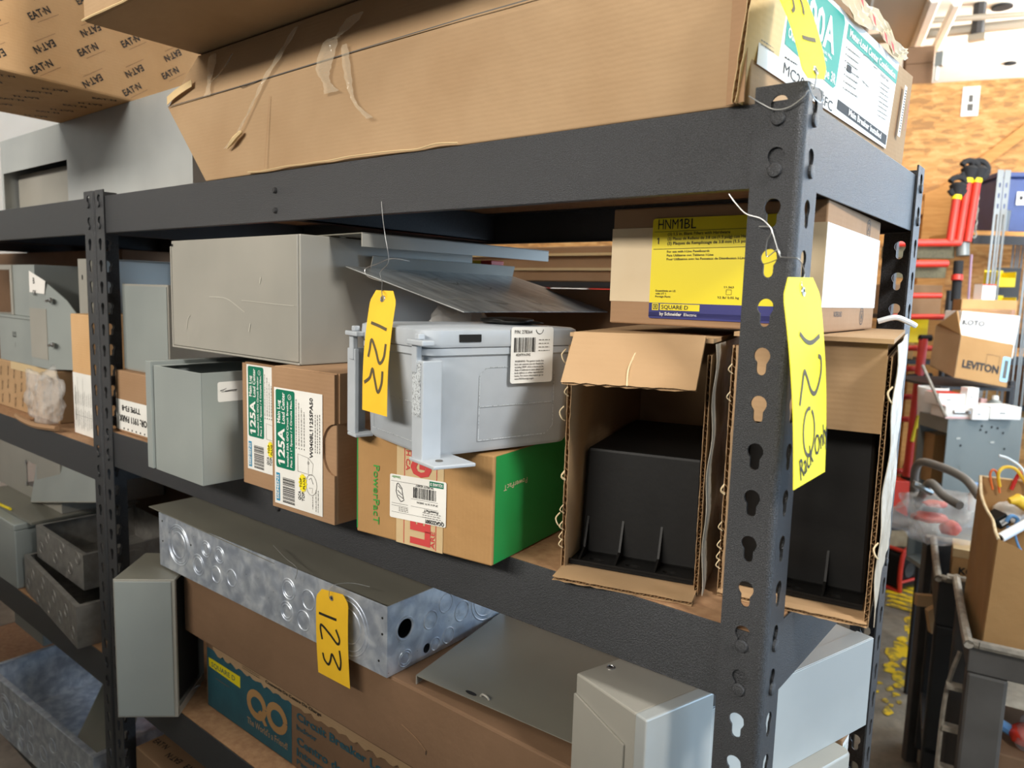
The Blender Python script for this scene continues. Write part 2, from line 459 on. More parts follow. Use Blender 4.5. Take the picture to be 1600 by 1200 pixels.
TOP = lambda z: planar((0, 0, z), (1, 0, 0), (0, 1, 0))                 # faces +Z
def bez(pts, n=6):
    P = [V3(p) for p in pts]; Q = []
    for i in range(len(P)-1):
        a, b, c, d = P[max(i-1, 0)], P[i], P[i+1], P[min(i+2, len(P)-1)]
        for k in range(n):
            t = k/n; Q.append(0.5*((2*b)+(c-a)*t+(2*a-5*b+4*c-d)*t*t+(3*b-a-3*c+d)*t**3))
    Q.append(P[-1]); return Q
def onz(px, py, z):
    d = at(px, py, 1.0)-CP; return CP+d*((z-CP.z)/d.z)
def onp(px, py, p, n):
    d = at(px, py, 1.0)-CP; n = V3(n); return CP+d*((V3(p)-CP).dot(n)/d.dot(n))

# ------------------------------------------------------------------ room shell
struct('floor', MB().box(-5, 6, -5, 11, -0.1, 0, 'concrete'))
m = MB()
rr = random.Random(3)
for k in range(46):      # worn yellow safety line, flaked paint on the concrete
    a = k/46
    c = onz(1445-64*a*1.0, 905+210*a, 0)
    e = c + V3((rr.uniform(-.05, .05), 0, 0))
    n = 7; rad = rr.uniform(0.015, 0.05)*(1.0 if 6 < k < 34 else 0.6)
    P = [(e.x+rad*rr.uniform(.5, 1.3)*math.cos(2*PI*i/n), e.y+1.6*rad*rr.uniform(.5, 1.3)*math.sin(2*PI*i/n), 0.0012+k*.00006) for i in range(n)]
    m.add(P, [tuple(range(n))], 'yellowpaint')
for k in range(8):
    c = onz(1398+k*2+rr.uniform(0, 8), 903+k*7, 0)
    m.add([(c.x-.09, c.y-.02, .0045+k*.00006), (c.x+.09, c.y-.02, .0045+k*.00006), (c.x+.08, c.y+.03, .0045+k*.00006), (c.x-.08, c.y+.03, .0045+k*.00006)], [(0, 1, 2, 3)], 'yellowpaint')
c = onz(1432, 935, 0); c2 = onz(1385, 1105, 0)
struct('trim_1', m, label='worn yellow safety line painted on the concrete floor')
struct('ceiling', MB().box(-5, 6, -5, 11, 3.7, 3.8, 'ceil'))
struct('front_shade_blocker', MB().box(-5, .7, -1.7, -1.6, 0, 2.12, 'cartgrey'))  # unseen partition added behind the camera to shade the lower shelves
struct('wall_left', MB().box(-5.1, -5, -5, 11, 0, 3.7, 'ceil'))
struct('wall_far', MB().box(-5, 6, 11, 11.1, 0, 3.7, 'ceil'))
# OSB clad room at the end of the aisle
A = V3((-0.8615, 4.5524, 0)); B = V3((-0.3378, 4.7381, 0)); D = (B-A).normalized(); N = V3((-D.y, D.x, 0))
def wp(s, d, z): return A+D*s+N*d+V3((0, 0, z))
m = MB()
m.hexa([wp(-5, 0, 0), wp(1.5, 0, 0), wp(1.5, 2, 0), wp(-5, 2, 0)], [wp(-5, 0, 3), wp(1.5, 0, 3), wp(1.5, 2, 3), wp(-5, 2, 3)], 'osb')
wb = struct('wall_back', m)
m = MB()
for k in range(4):
    m.hexa([wp(0.6+k*.4, -.004, .3), wp(0.606+k*.4, -.004, .3), wp(.606+k*.4, 0, .3), wp(.6+k*.4, 0, .3)], [wp(.6+k*.4, -.004, 2.2), wp(.606+k*.4, -.004, 2.2), wp(.606+k*.4, 0, 2.2), wp(.6+k*.4, 0, 2.2)], 'pine')
p0 = onp(1440, 325, A, N); p1 = onp(1600, 205, A, N); dd = (p1-p0).normalized(); nn = dd.cross(N)
s0 = p0-dd*.5; s1 = p1+dd*.6
m = MB()
m.hexa([s0-nn*.03-N*.04, s1-nn*.03-N*.04, s1-nn*.03+N*0, s0-nn*.03+N*0], [s0+nn*.03-N*.04, s1+nn*.03-N*.04, s1+nn*.03+N*0, s0+nn*.03+N*0], 'pine')
q0 = onp(1458, 330, A, N)
x = (q0-A).dot(D)
m.hexa([wp(x-.06, -.05, 0), wp(x+.09, -.05, 0), wp(x+.09, 0, 0), wp(x-.06, 0, 0)], [wp(x-.06, -.05, q0.z+.1), wp(x+.09, -.05, q0.z+.17), wp(x+.09, 0, q0.z+.17), wp(x-.06, 0, q0.z+.1)], 'pine')
struct('trim_2', m, label='pale pine brace and stud on the strand board wall')
q = onp(1516, 160, A, N)
sg = MB(); sh = Sheet(planar(q-D*.045-V3((0, 0, .08))-N*.006, D, (0, 0, 1)), sg)
sh.rect(0, 0, .09, .17, 'labelwhite', 0); sh.rect(.03, .03, .06, .07, 'inkgrey', .002); sh.rect(.034, .08, .056, .12, 'inkgrey', .002)
tag(obj('wall_label', sg), 'small white paper label stuck high on the strand board wall', 'label')
# ceiling fittings
def cdisc(px, py, r):
    c = onz(px, py, 3.695)
    return MB().lathe([(r, 0), (r, .01), (r*.9, .004)], 'holeblack', Matrix.Translation(c-V3((0, 0, .012))))
tag(obj('ceiling_vent', cdisc(1566, 10, .065)), 'larger black round opening in the white ceiling at the picture top', 'vent')
tag(obj('ceiling_vent', cdisc(1579, 98, .045)), 'smaller black round opening in the white ceiling above the board wall', 'vent')
def rod(a, b, r, name, label, catg, m='ceilbeam', z=3.55):
    p, q = onz(*a, z), onz(*b, z); e = (q-p)
    return tag(obj(name, MB().tube([p-e*.3, q+e*.3], r, m, 8), smooth=True), label, catg)
rod((1405, 57), (1600, 37), .035, 'conduit_pipe', 'grey metal conduit crossing under the white ceiling, the lower of two', 'pipe')
rod((1470, 31), (1600, 22), .02, 'conduit_pipe', 'thinner metal conduit crossing under the white ceiling, the upper of two', 'pipe', z=3.6)
p = onz(1528, 42, 3.55)
cl = MB(); cl.tube([p+V3((0, 0, -.05)), p+V3((0, 0, .15))], .04, 'rack_inner', 8); cl.box(p.x-.05, p.x+.05, p.y-.03, p.y+.03, p.z-.09, p.z-.05, 'ceilbeam')
tag(obj('pipe_hanger', cl), 'dark clamp holding the conduit below the ceiling', 'hanger')
a, b, c, d = onz(1330, -40, 3.45), onz(1462, -6, 3.45), onz(1431, 74, 3.45), onz(1395, 80, 3.45)
up = V3((0, 0, .1))
bm_ = MB(); bm_.hexa([a, b, c, d], [a+up, b+up, c+up, d+up], 'ceilbeam')
e = (c-b); s_ = (b-a).normalized()
bm_.tube([b, c], .04, 'ceil', 6); bm_.tube([b+s_*.18, c+s_*.18], .03, 'ceil', 6); bm_.tube([b-s_*.5, c-s_*.5], .03, 'cabgrey', 6)
tag(obj('ceiling_duct', bm_), 'grey ribbed metal duct with pale rails hanging under the ceiling', 'duct')
# cartons on top of the OSB room
def worldbox(name, label, cat, corners_b, h, m, group=None):
    up = V3((0, 0, h)); o = obj(name, MB().hexa(corners_b, [c+up for c in corners_b], m), bevel=.004)
    return tag(o, label, cat, group)
p = onz(1412, 133, 3.01); q = onz(1456, 130, 3.01)
w = q-p; dpt = V3((-w.y, w.x, 0))*1.2
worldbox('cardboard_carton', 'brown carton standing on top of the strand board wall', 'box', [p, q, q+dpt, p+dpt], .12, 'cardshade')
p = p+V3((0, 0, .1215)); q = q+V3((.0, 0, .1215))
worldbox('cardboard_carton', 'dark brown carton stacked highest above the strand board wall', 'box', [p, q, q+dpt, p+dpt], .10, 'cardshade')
p = onz(1462, 126, 3.0)
sc_ = MB(); sc_.tube([p, p+V3((0, 0, .08))], .012, 'ceil', 6); sc_.box(p.x-.01, p.x+.03, p.y-.02, p.y+.02, p.z+.08, p.z+.16, 'cabgrey')
tag(obj('wall_lamp', sc_), 'small grey lamp on a white stem beside the high cartons', 'lamp')

# ------------------------------------------------------------------ shelving racks
PIT = 0.0381; Z0 = 1.8143; L = 1.2391; DP = 0.4431; FW = 0.039; HC = 0.0199; PT = 0.002
def keyhole(cx, cz):
    P = circ(cx, cz, .0065, 14, R(-52), R(232))
    return P + [(cx-.0039, cz-.0052-.001), (cx-.0039, cz-.0115)] + [(cx+.0039*math.cos(a), cz-.0115+.0039*math.sin(a)) for a in (R(210), R(240), R(270), R(300), R(330))] + [(cx+.0039, cz-.0115), (cx+.0039, cz-.0062)]
BR = .006
holes = [keyhole(HC-BR, Z0-k*PIT) for k in range(44)]
FL = plate([(0, 0), (FW-BR, 0), (FW-BR, 1.8285), (0, 1.8285)], holes, PT)
def post_mb():
    """angle post, corner at origin, flanges along +x and +y"""
    mb = MB()
    # flange along +x in plane y=PT/2
    M1 = Matrix(((1, 0, 0, BR), (0, 0, 1, PT/2), (0, 1, 0, 0), (0, 0, 0, 1)))
    M2 = Matrix(((0, 0, 1, PT/2), (1, 0, 0, BR), (0, 1, 0, 0), (0, 0, 0, 1)))
    mb.add(FL[0], FL[1], 'rack', M1); mb.add(FL[0], FL[1], 'rack', M2)
    n = 6; vs = []; fs = []
    for z in (0, 1.8285):
        for rad in (BR, BR-PT):
            for k in range(n+1):
                a = PI+PI/2*k/n; vs.append((BR+rad*math.cos(a), BR+rad*math.sin(a), z))
    q = n+1
    for k in range(n):
        fs += [(k, k+1, 2*q+k+1, 2*q+k), (q+k+1, q+k, 3*q+k, 3*q+k+1), (2*q+k, 2*q+k+1, 3*q+k+1, 3*q+k), (k+1, k, q+k, q+k+1)]
    mb.add(vs, fs, 'rack'); return mb
def rivet_mb():
    return MB().lathe([(.0054, 0), (.0054, .0014), (.0048, .0022), (.003, .0026)], 'rack', None, 18)
def build_rack(levels, name, label, ox):
    t = thing(name, label, 'rack', (ox, 0, 0))
    base = post_mb()
    for sx, sy, px, py in ((-1, 1, 0, 0), (1, 1, -L, 0), (-1, -1, 0, DP), (1, -1, -L, DP)):
        mb = MB(); mb.add(base.v, base.f, 'rack', Matrix.Translation((px, py, 0)) @ Matrix.Diagonal((sx, sy, 1, 1)))
        obj('post', mb, t, smooth=True)
    for top in levels:
        z1, z0 = top, top-.0642
        for s, y in ((1, PT+.0006), (-1, DP-PT-.0006)):
            mb = MB(); a, b = sorted((y, y+s*.0018))
            mb.box(-L+.003, -.003, a, b, z0, z1, 'rack')
            a, b = sorted((y+s*.0018, y+s*.010)); mb.box(-L+.003, -.003, a, b, z0, z0+.0018, 'rack')
            a, b = sorted((y+s*.0018, y+s*.022)); mb.box(-L+.003, -.003, a, b, z1-.0145, z1-.0128, 'rack')
            o = obj('beam', mb, t, bevel=.0007)
            k0 = round((Z0-.0115-(top-.0145))/PIT)
            for kk in (k0, k0+1):
                for x in (-HC, -L+HC):
                    obj('rivet', rivet_mb(), o, loc=(x, 0 if s > 0 else DP, Z0-.0108-kk*PIT), rot=(PI/2*s, 0, 0), smooth=True)
            if s > 0:
                for zz in ((z0+.014, z0+.04) if top > 1.7 else (z0+.030,)):
                    obj('rivet', MB().lathe([(.004, 0), (.004, .002), (.0028, .0036), (.0028, .0036)], 'rack_inner', None, 14), o, loc=(-L/2-.062, y, zz), rot=(PI/2, 0, 0), smooth=True)
        for s, x in ((-1, -PT-.0006), (1, -L+PT+.0006)):
            mb = MB(); a, b = sorted((x, x+s*.0018))
            mb.box(a, b, .005, DP-.005, z0, z1, 'rack')
            o = obj('side_beam', mb, t, bevel=.0007)
            k0 = round((Z0-.0115-(top-.0145))/PIT)
            for kk in (k0, k0+1):
                for y in (HC, DP-HC):
                    obj('rivet', rivet_mb(), o, loc=(0 if s < 0 else -L, y, Z0-.0108-kk*PIT), rot=(0, PI/2*(-s), 0), smooth=True)
        mb = MB(); xc = -L/2-.062
        mb.box(xc-.009, xc-.0072, .006, DP-.006, z0+.004, z1-.0145, 'rack_inner'); mb.box(xc+.0072, xc+.009, .006, DP-.006, z0+.004, z1-.0145, 'rack_inner'); mb.box(xc-.009, xc+.009, .006, DP-.006, z0+.004, z0+.006, 'rack_inner')
        obj('cross_tie', mb, t)
        obj('shelf_board', MB().box(-L+.006, -.006, .0055, DP-.0055, z1-.0128, z1-.0004, 'board'), t)
    return t
TOPZ, MZ, LZ, BZ = 1.8174, 1.3965, 0.9402, 0.5650
M2Z = 1.3560
rack1 = build_rack((TOPZ, MZ, LZ, BZ), 'shelving_rack', 'dark grey boltless steel shelving rack nearest the camera, its corner post in front', 0)
rack2 = build_rack((TOPZ, M2Z, LZ, BZ), 'shelving_rack', 'second dark grey steel shelving rack, beyond the pair of left posts', -L-.0040)
def onx(px, py, x):
    d = at(px, py, 1.0)-CP; return CP+d*((x-CP.x)/d.x)
def ony(px, py, y):
    d = at(px, py, 1.0)-CP; return CP+d*((y-CP.y)/d.y)
def fine_v(s, u, v0, v1, m='inkgrey', w=0.0008):
    x = v0; rr = random.Random(int(abs(u*7e4+v0*3e4)))
    while x < v1:
        d = min(rr.uniform(0.001, 0.004), v1-x); s.rect(u-w/2, x, u+w/2, x+d, m, 0.0006); x += d+0.001
def corr(mb, O, U, Vd, t=.004, pitch=.0068, liner='card', m2='flute', lu=None, ragged=.0, n=N, seed=1, outer=None):
    """corrugated board : O corner, U edge vector (flutes seen along it), Vd depth vector, N from U x Vd"""
    O, U, Vd = V3(O), V3(U), V3(Vd); Nn = U.cross(Vd).normalized()*t; L_ = U.length; rr = random.Random(seed)
    k = max(int(L_/.006), 1) if ragged else 1
    off = [rr.uniform(-ragged, ragged) if ragged else 0 for _ in range(k+1)]
    vd = Vd.normalized()
    for side in (0, 1):
        a, b = (Nn*0, Nn*.12) if side == 0 else (Nn*.88, Nn)
        for i in range(k):
            u0, u1 = U*(i/k), U*((i+1)/k); o0, o1 = vd*off[i]*(1 if side == 0 else -.7), vd*off[i+1]*(1 if side == 0 else -.7)
            P = [O+u0+o0, O+u1+o1, O+u1+Vd, O+u0+Vd]
            mb.hexa([p+a for p in P], [p+b for p in P], liner if side == 0 or not outer else outer)
    n_ = max(int(L_/pitch*6), 6); vs = []; fs = []
    for i in range(n_+1):
        s_ = i/n_; h = .5+.38*math.sin(2*PI*s_*L_/pitch)
        for q in (O+vd*.0006, O+Vd):
            vs.append(q+U*s_+Nn*h)
    for i in range(n_): fs.append((2*i, 2*i+1, 2*i+3, 2*i+2))
    mb.add(vs, fs, m2)
def carton(t, dx, dy, dz, m='card', z0=0.0, seam='front', name='body'):
    mb = MB(); mb.box(0, dx, 0, dy, z0, dz, m)
    return obj(name, mb, t, bevel=.0018)
def wire(name, label, pts, parent=None, r=.00045, m='wire'):
    o = obj(name, MB().tube(bez(pts, 7), r, m, 6), parent, smooth=True)
    if parent is None: tag(o, label, 'wire')
    return o

# ================================================================== MIDDLE SHELF, RACK 1
# ---- two load centre cartons with green 125A labels
def label125(t, u0, v0, occl=False):
    W_, H_ = .0915, .1435
    s = Sheet(planar((u0, -.0007, v0), (1, 0, 0), (0, 0, 1)))
    s.rect(0, 0, W_, H_, 'labelwhite', 0)
    s.rrect(.0035, .0455, .0405, .1415, .003, 'green')
    s.text('125A', .0205, .052, .0125, 'labelwhite', .043, PI/2, .03)
    s.text('Main Lug', .0125, .1005, .0062, 'labelwhite', .028, PI/2, .02)
    s.text('Load Center', .0215, .1005, .0062, 'labelwhite', .038, PI/2, .02)
    s.text('Installed 50A GFCI Circuit Breaker', .0285, .049, .0036, 'labelwhite', .080, PI/2, .02)
    s.text('Plus 2 - 1" Spaces / 4 Circuits Max.', .0355, .049, .0036, 'labelwhite', .082, PI/2, .02)
    s.ring(.031, .134, .003, .0006, 'labelwhite'); s.text('UL', .0325, .1325, .002, 'labelwhite', .003, PI/2)
    s.rect(.003, .0035, .0105, .0385, 'blue'); s.text('SIEMENS', .0088, .0055, .0045, 'labelwhite', .031, PI/2, .02)
    s.barcode(.0165, .0035, .0395, .035, 'ink', False, n=20)
    for i, (a, b) in enumerate(((.0435, .058), (.0485, .054), (.0535, .048), (.0585, .044))):
        s.rect(a-.0006, .074, a+.0006, .0755, 'ink', .0005); fine_v(s, a, .078, .078+b*.95)
    s.text('W0408L1125SPA50', .0745, .0665, .0058, 'ink', .071, PI/2, .02)
    for a in (.079, .083, .087): fine_v(s, a, .074, .120)
    s.line([(.046, .047), (.046, .068), (.066, .066), (.075, .060), (.073, .046), (.046, .047)], .0005, 'inkgrey'); s.line([(.066, .066), (.066, .047)], .0004, 'inkgrey')
    s.ring(.066, .060, .0015, .0004, 'inkgrey'); s.ring(.0715, .0345, .010, .0005, 'inkgrey', ry=.0125)
    s.line([(.067, .040), (.071, .043), (.075, .036)], .0006, 'ink'); s.line([(.067, .030), (.074, .031), (.073, .025)], .0005, 'inkgrey')
    P = []
    for k in range(28):
        a = 2*PI*k/28; r_ = .0078 if k % 2 else .0106
        P.append((.0555+r_*.8*math.cos(a), .034+r_*1.15*math.sin(a)))
    s.poly(P, 'star', .0006)
    s.text('TOP', .054, .028, .0035, 'ink', .012, PI/2, .03, .0009); s.text('PLUG', .060, .027, .0035, 'ink', .014, PI/2, .03, .0009)
    s.text('QCA', .0515, .0125, .0048, 'ink', .011, PI/2, .02); s.text('TOP', .0585, .012, .0048, 'ink', .011, PI/2, .02)
    fine_v(s, .074, .006, .022); fine_v(s, .080, .004, .030); fine_v(s, .084, .004, .030)
    return obj('label', s.mb, t, label='white and green label reading 125A')
def lc_carton(t, dx, dy, dz, cut):
    mb = MB(); mb.box(0, dx, .0032, dy, 0, dz, 'cardbrown'); obj('body', mb, t, bevel=.0015)
    outer = [(0, .0008), (dx, .0008)]
    if cut:
        cz, hr = .088, .030
        outer += [(dx, cz-hr)] + [(dx-.022*math.sin(PI*k/14), cz-hr*math.cos(PI*k/14)) for k in range(1, 14)] + [(dx, cz+hr)]
    outer += [(dx, dz-.001), (0, dz-.001)]
    v, f = plate(outer, [], .0028)
    mb = MB(); mb.add(v, f, 'cardbrown', Matrix(((1, 0, 0, 0), (0, 0, 1, .0015), (0, 1, 0, 0), (0, 0, 0, 1))))
    obj('front_flap', mb, t)
    if cut:
        s = Sheet(SIDE(dx)); s.line([(.004, .118), (.20, .122)], .0008, 'inkgrey', .0003)
        mb2 = MB(); mb2.hexa([(dx, .006, .118), (dx+.0022, .006, .118), (dx+.0022, .2, .118), (dx, .2, .118)], [(dx, .006, dz), (dx+.0022, .006, dz), (dx+.0022, .2, dz), (dx, .2, dz)], 'cardbrown')
        obj('side_flap', mb2, t)
t = thing('cardboard_carton', 'carton with green 125A label and a half-round hand hole, nearer of the two', 'box', (-.5954, -.0622, MZ+.0003), .03, 'load centre cartons with 125A labels')
lc_carton(t, .1172, .2, .1752, True); label125(t, .0055, .0065)
t = thing('cardboard_carton', 'carton with green 125A label, half hidden behind its nearer twin', 'box', (-.7225, -.0249, MZ+.0003), 0, 'load centre cartons with 125A labels')
lc_carton(t, .118, .3, .168, False); label125(t, .0115, .0225)

# ---- open grey enclosure standing on its side
t = thing('metal_enclosure', 'open grey steel box standing beside the 125A cartons under the large grey box', 'enclosure', (-.8769, -.0729, MZ+.0003), -.014)
mb = MB(); X, Y, Z_ = .1358, .245, .1535; w = .0014
mb.box(0, X, 0, w, 0, Z_, 'greypaint2'); mb.box(0, X, Y-w, Y, 0, Z_, 'greypaint2'); mb.box(0, w, w, Y-w, 0, Z_, 'greypaint2'); mb.box(X-w, X, w, Y-w, 0, Z_, 'greypaint2'); mb.box(w, X-w, w, Y-w, 0, w, 'greypaint2')
mb.box(w, .012, w, Y-w, Z_-w, Z_, 'greypaint2')
obj('body', mb, t, bevel=.0006)
mb = MB(); mb.box(-.0035, -.0020, -.0035, Y+.003, .001, Z_+.005, 'greypaint2'); mb.box(-.0185, -.0035, -.0035, -.002, .001, Z_+.005, 'greypaint2'); mb.box(-.0185, -.0035, Y+.0015, Y+.003, .001, Z_+.005, 'greypaint2'); mb.box(-.0185, -.0035, -.002, Y+.0015, Z_+.0035, Z_+.005, 'greypaint2')
obj('cover', mb, t, bevel=.0006)
s = Sheet(SIDE(X+.0003)); s.rrect(.0235, .1125, .0735, .1400, .003, 'labelwhite', 0); s.line([(.027, .128), (.032, .129), (.036, .131), (.034, .127), (.045, .128), (.052, .128)], .0011, 'ink'); s.rect(.029, .126, .051, .1268, 'inkgrey')
obj('label', s.mb, t, label='white sticker with a small black logo')

# ---- large grey box on top of the cartons
t = thing('metal_enclosure', 'large pale grey steel box lying across the two 125A cartons', 'enclosure', (-.9091, -.0279, MZ+.1762), -.0326)
mb = MB(); X, Y, Z_ = .3365, .30, .1580
mb.box(0, X, .0025, Y, 0, Z_, 'greypaint'); obj('body', mb, t, bevel=.0012)
mb = MB(); mb.box(.0045, X-.0025, .0, .0025, .0035, Z_-.0005, 'greypaint'); mb.box(.0, .0035, -.0005, .0025, .0, Z_-.008, 'greypaint'); mb.box(.0, X, -.0003, .0025, .0, .0026, 'greypaint')
c_ = obj('cover', mb, t, bevel=.0008)
s = Sheet(FRONT(-.0003))
s.stroke([(.118, .078), (.150, .078), (.1659, .0765), (.182, .072), (.2121, .0600)], .0010, 'scratch'); s.stroke([(.205, .0755), (.26, .0735), (.3273, .0719)], .0007, 'scratch')
s.stroke([(.048, .03), (.052, .044), (.060, .05)], .0012, 'scratch'); s.stroke([(.25, .098), (.253, .106)], .002, 'scratch'); s.stroke([(.222, .035), (.226, .046)], .002, 'scratch')
s.ring(.0085, Z_-.0065, .0010, .0022, 'holeblack'); obj('scratches', s.mb, t)
mb = MB(); mb.lathe([(.004, 0), (.004, .003), (.003, .0045)], 'steelwhite', Matrix.Translation((X-.002, .065, Z_))); obj('screw', mb, t, smooth=True)

# ---- grey lid on top of it
t = thing('sheet_metal_cover', 'flat grey cover tray lying on the large grey box, jutting out to the right', 'cover', (0, 0, 0))
mb = MB(); a, b, c, d = V3((-.625, .01, 1.7318)), V3((-.500, -.002, 1.7318)), V3((-.500, .367, 1.7335)), V3((-.625, .375, 1.7335)); h = V3((0, 0, .0014))
mb.hexa([a, b, c, d], [a+h, b+h, c+h, d+h], 'greydark')
obj('plate', mb, t, bevel=.0004)
mb = MB(); k = V3((0, 0, -.0150)); e = V3((-.0014, 0, 0)); z_ = V3((0, 0, .0014))
mb.hexa([b+k+e, b+k, c+k, c+k+e], [b+z_+e, b+z_, c+z_, c+z_+e], 'greypaint'); obj('flange', mb, t)
# ---- scratched tilted panel
t = thing('scuffed_sheet', 'scuffed grey sheet metal panel tilted between the big grey box and plastic box', 'panel', (0, 0, 0))
P1, P0 = V3((-.375, .04, 1.6440)), V3((-.560, .0214, 1.6940)); dv = V3((0, .33, 0)); nr = (P1-P0).cross(dv).normalized(); nr = nr if nr.z > 0 else -nr; h = nr*.0014
mb = MB(); mb.hexa([P0, P1, P1+dv, P0+dv], [P0+h, P1+h, P1+dv+h, P0+dv+h], 'greyplate'); pn = obj('plate', mb, t, bevel=.0004)
mb = MB(); ex = (P1-P0).normalized(); q0 = P0+dv*.12; q1 = P0+dv; F_ = nr*.017
mb.hexa([q0, q0+ex*.0014, q1+ex*.0014, q1], [q0+F_, q0+ex*.0014+F_, q1+ex*.0014+F_, q1+F_], 'greypaint'); obj('flange', mb, t)
s = Sheet(planar(P0+h+nr*.0002, ex, (0, 1, 0))); rs = random.Random(5)
for k in range(26):
    a = rs.uniform(.01, .17); b = rs.uniform(.01, .28); l_ = rs.uniform(.01, .05)
    s.stroke([(a, b), (a+rs.uniform(-.006, .012), b+l_*.5), (a+rs.uniform(-.01, .02), b+l_)], rs.uniform(.0006, .0022), rs.choice(['scratch', 'greydark', 'greypaint']))
obj('scuffs', s.mb, t)
# yellow block seen between the plates
mb = MB(); p = ony(742, 413, .30); mb.box(p.x-.010, p.x+.012, .30, .33, p.z-.0075, p.z+.006, 'labelyellow'); mb.box(p.x+.012, p.x+.034, .30, .33, p.z-.0075, p.z+.006, 'red')
o = obj('breaker_toggle', mb, bevel=.001); tag(o, 'small yellow and red block between the grey plates', 'switch')

# ---- carton with upside-down type text, and grey cabinets behind the left post
t = thing('cardboard_carton', 'brown carton with upside-down TYPE F3-8 text on a white label', 'box', (-1.2160, .0153, MZ+.0003), 0)
carton(t, .1285, .3, .1125, 'cardbrown')
s = Sheet(FRONT(-.0004)); s.rect(.002, .004, .1285, .0600, 'labelwhite', 0, 1, 1)
s.text('OR: 1911 PARK', .122, .0315, .0115, 'ink', .108, PI, .03); s.text('TYPE F3-8', .098, .0500, .0095, 'ink', .072, PI, .03)
for k in range(6): s.rect(.03+k*.016, .006, .034+k*.016, .009, 'ink', .0004)
obj('label', s.mb, t, label='white label printed upside down in black')
t = thing('metal_enclosure', 'grey steel box standing on the carton with the upside-down text', 'enclosure', (-1.209, .030, MZ+.1133), 0)
mb = MB(); mb.box(0, .172, 0, .25, 0, .1555, 'greypaint'); obj('body', mb, t, bevel=.001)
mb = MB(); mb.box(.003, .169, -.0015, -.0002, .003, .1525, 'greypaint2'); obj('cover', mb, t, bevel=.0006)

# ---- breaker carton with green end
t = thing('cardboard_carton', 'brown carton with a bright green end and a red striped tape band', 'box', (-.4471, -.0517, MZ+.0003), .111)
mb = MB(); mb.box(0, .1834, 0, .20, 0, .1120, 'cardgold'); obj('body', mb, t, bevel=.0016)
s = Sheet(SIDE(.1836)); s.rect(.0035, .001, .197, .111, 'boxgreen', 0); s.text('PowerPacT', .0630, .0790, .0060, 'papertape', .045, PI, .0)
obj('end_print', s.mb, t, label='bright green end panel')
s2 = s = Sheet(FRONT(-.0002)); s2.rect(.0002, .004, .0018, .110, 'boxgreen', 0)
s2.text('PowerPacT', .0255, .0800, .0085, 'printgreen', .066, -PI/2, .012)
obj('front_print', s.mb, t, label='green lettering')
s = Sheet(FRONT(-.0006)); s.rect(.0590, -.0001, .1225, .1121, 'tapetan', 0, 4, 6)
s.line([(.0700, .001), (.0700, .111)], .0009, 'redprint', .0003); s.line([(.1135, .001), (.1135, .111)], .0009, 'redprint', .0003)
s.text('LE', .1040, .0030, .0235, 'redprint', .0310, PI/2, .07, .0004)
s.text('ARE', .1120, .002, .0052, 'redprint', .0190, PI/2, .02, .0004)
s.text('GIL', .1040, .0760, .0235, 'redprint', .0340, PI/2, .07, .0004)
s.text('TH CA', .0722, .1090, .0055, 'redprint', .0280, -PI/2, .02, .0004)
obj('tape_band', s.mb, t, label='tan tape printed in red block letters')
c5, s5 = math.cos(-.05), math.sin(-.05)
s = Sheet(planar((.0500, -.0011, .0262), (c5, 0, 0.03), (0, 0, 1)))
s.rrect(0, 0, .0765, .0480, .002, 'labelwhite', 0)
s.rect(.0545, .0405, .0730, .0465, 'green'); s.text('SQUARE D', .0720, .0450, .0030, 'labelwhite', .0165, PI, .02)
s.text('Schneider', .015, .0465, .0028, 'printgreen', .012, PI); s.line([(.002, .0408), (.053, .0408)], .0003, 'ink')
s.barcode(.0330, .0260, .0640, .0375, 'ink', True, n=28); s.text('9A3B077 4DB57', .060, .0405, .0022, 'ink', .024, PI)
s.line([(.030, .0245), (.066, .0245)], .0003); s.text('2P 63 A 36 P1 500E/IN', .066, .0225, .0020, 'ink', .028, PI)
s.line([(.030, .0165), (.066, .0165)], .0003); s.text('PowerPacT', .0665, .0155, .0028, 'ink', .019, PI, .02)
s.text('QGA222001', .0745, .0050, .0040, 'ink', .0245, PI, .03); s.line([(.003, .0068), (.056, .0068)], .0003); s.line([(.003, .0140), (.026, .0140)], .0003); s.line([(.003, .0165), (.026, .0165)], .0003)
for k in range(3): s.fine(.013, .0125-k*.0018, .026); s.fine(.046, .0118-k*.0024, .070)
for P in ([(.010, .038), (.009, .030), (.011, .024), (.016, .019), (.020, .021), (.018, .028), (.017, .034), (.012, .039), (.010, .038)], [(.011, .031), (.017, .027)], [(.012, .026), (.019, .023)], [(.012, .036), (.016, .033)]): s.line(P, .0007, 'ink')
obj('label', s.mb, t, label='white shipping label printed upside down')

# ---- grey plastic enclosure with latches
t = thing('plastic_enclosure', 'light grey plastic junction box with latches, sitting on the green-ended carton', 'enclosure', (-.4321, -.0595, MZ+.1155), -.2652)
X, Y, Z_ = .1446, .183, .1025
def rr_ring(x0, x1, y0, y1, r, z, n=6):
    P = []
    for cx, cy, a in ((x1-r, y0+r, -PI/2), (x1-r, y1-r, 0), (x0+r, y1-r, PI/2), (x0+r, y0+r, PI)):
        P += [(cx+r*math.cos(a+k*PI/2/n), cy+r*math.sin(a+k*PI/2/n), z) for k in range(n+1)]
    return P
def loft(mb, rings, m, cap=True):
    n = len(rings[0]); vs = sum(rings, []); fs = []
    for i in range(len(rings)-1):
        for k in range(n): a, b = i*n+k, i*n+(k+1) % n; fs.append((a, b, b+n, a+n))
    if cap: fs.append(tuple(reversed(range(n)))); fs.append(tuple(range((len(rings)-1)*n, len(rings)*n)))
    mb.add(vs, fs, m)
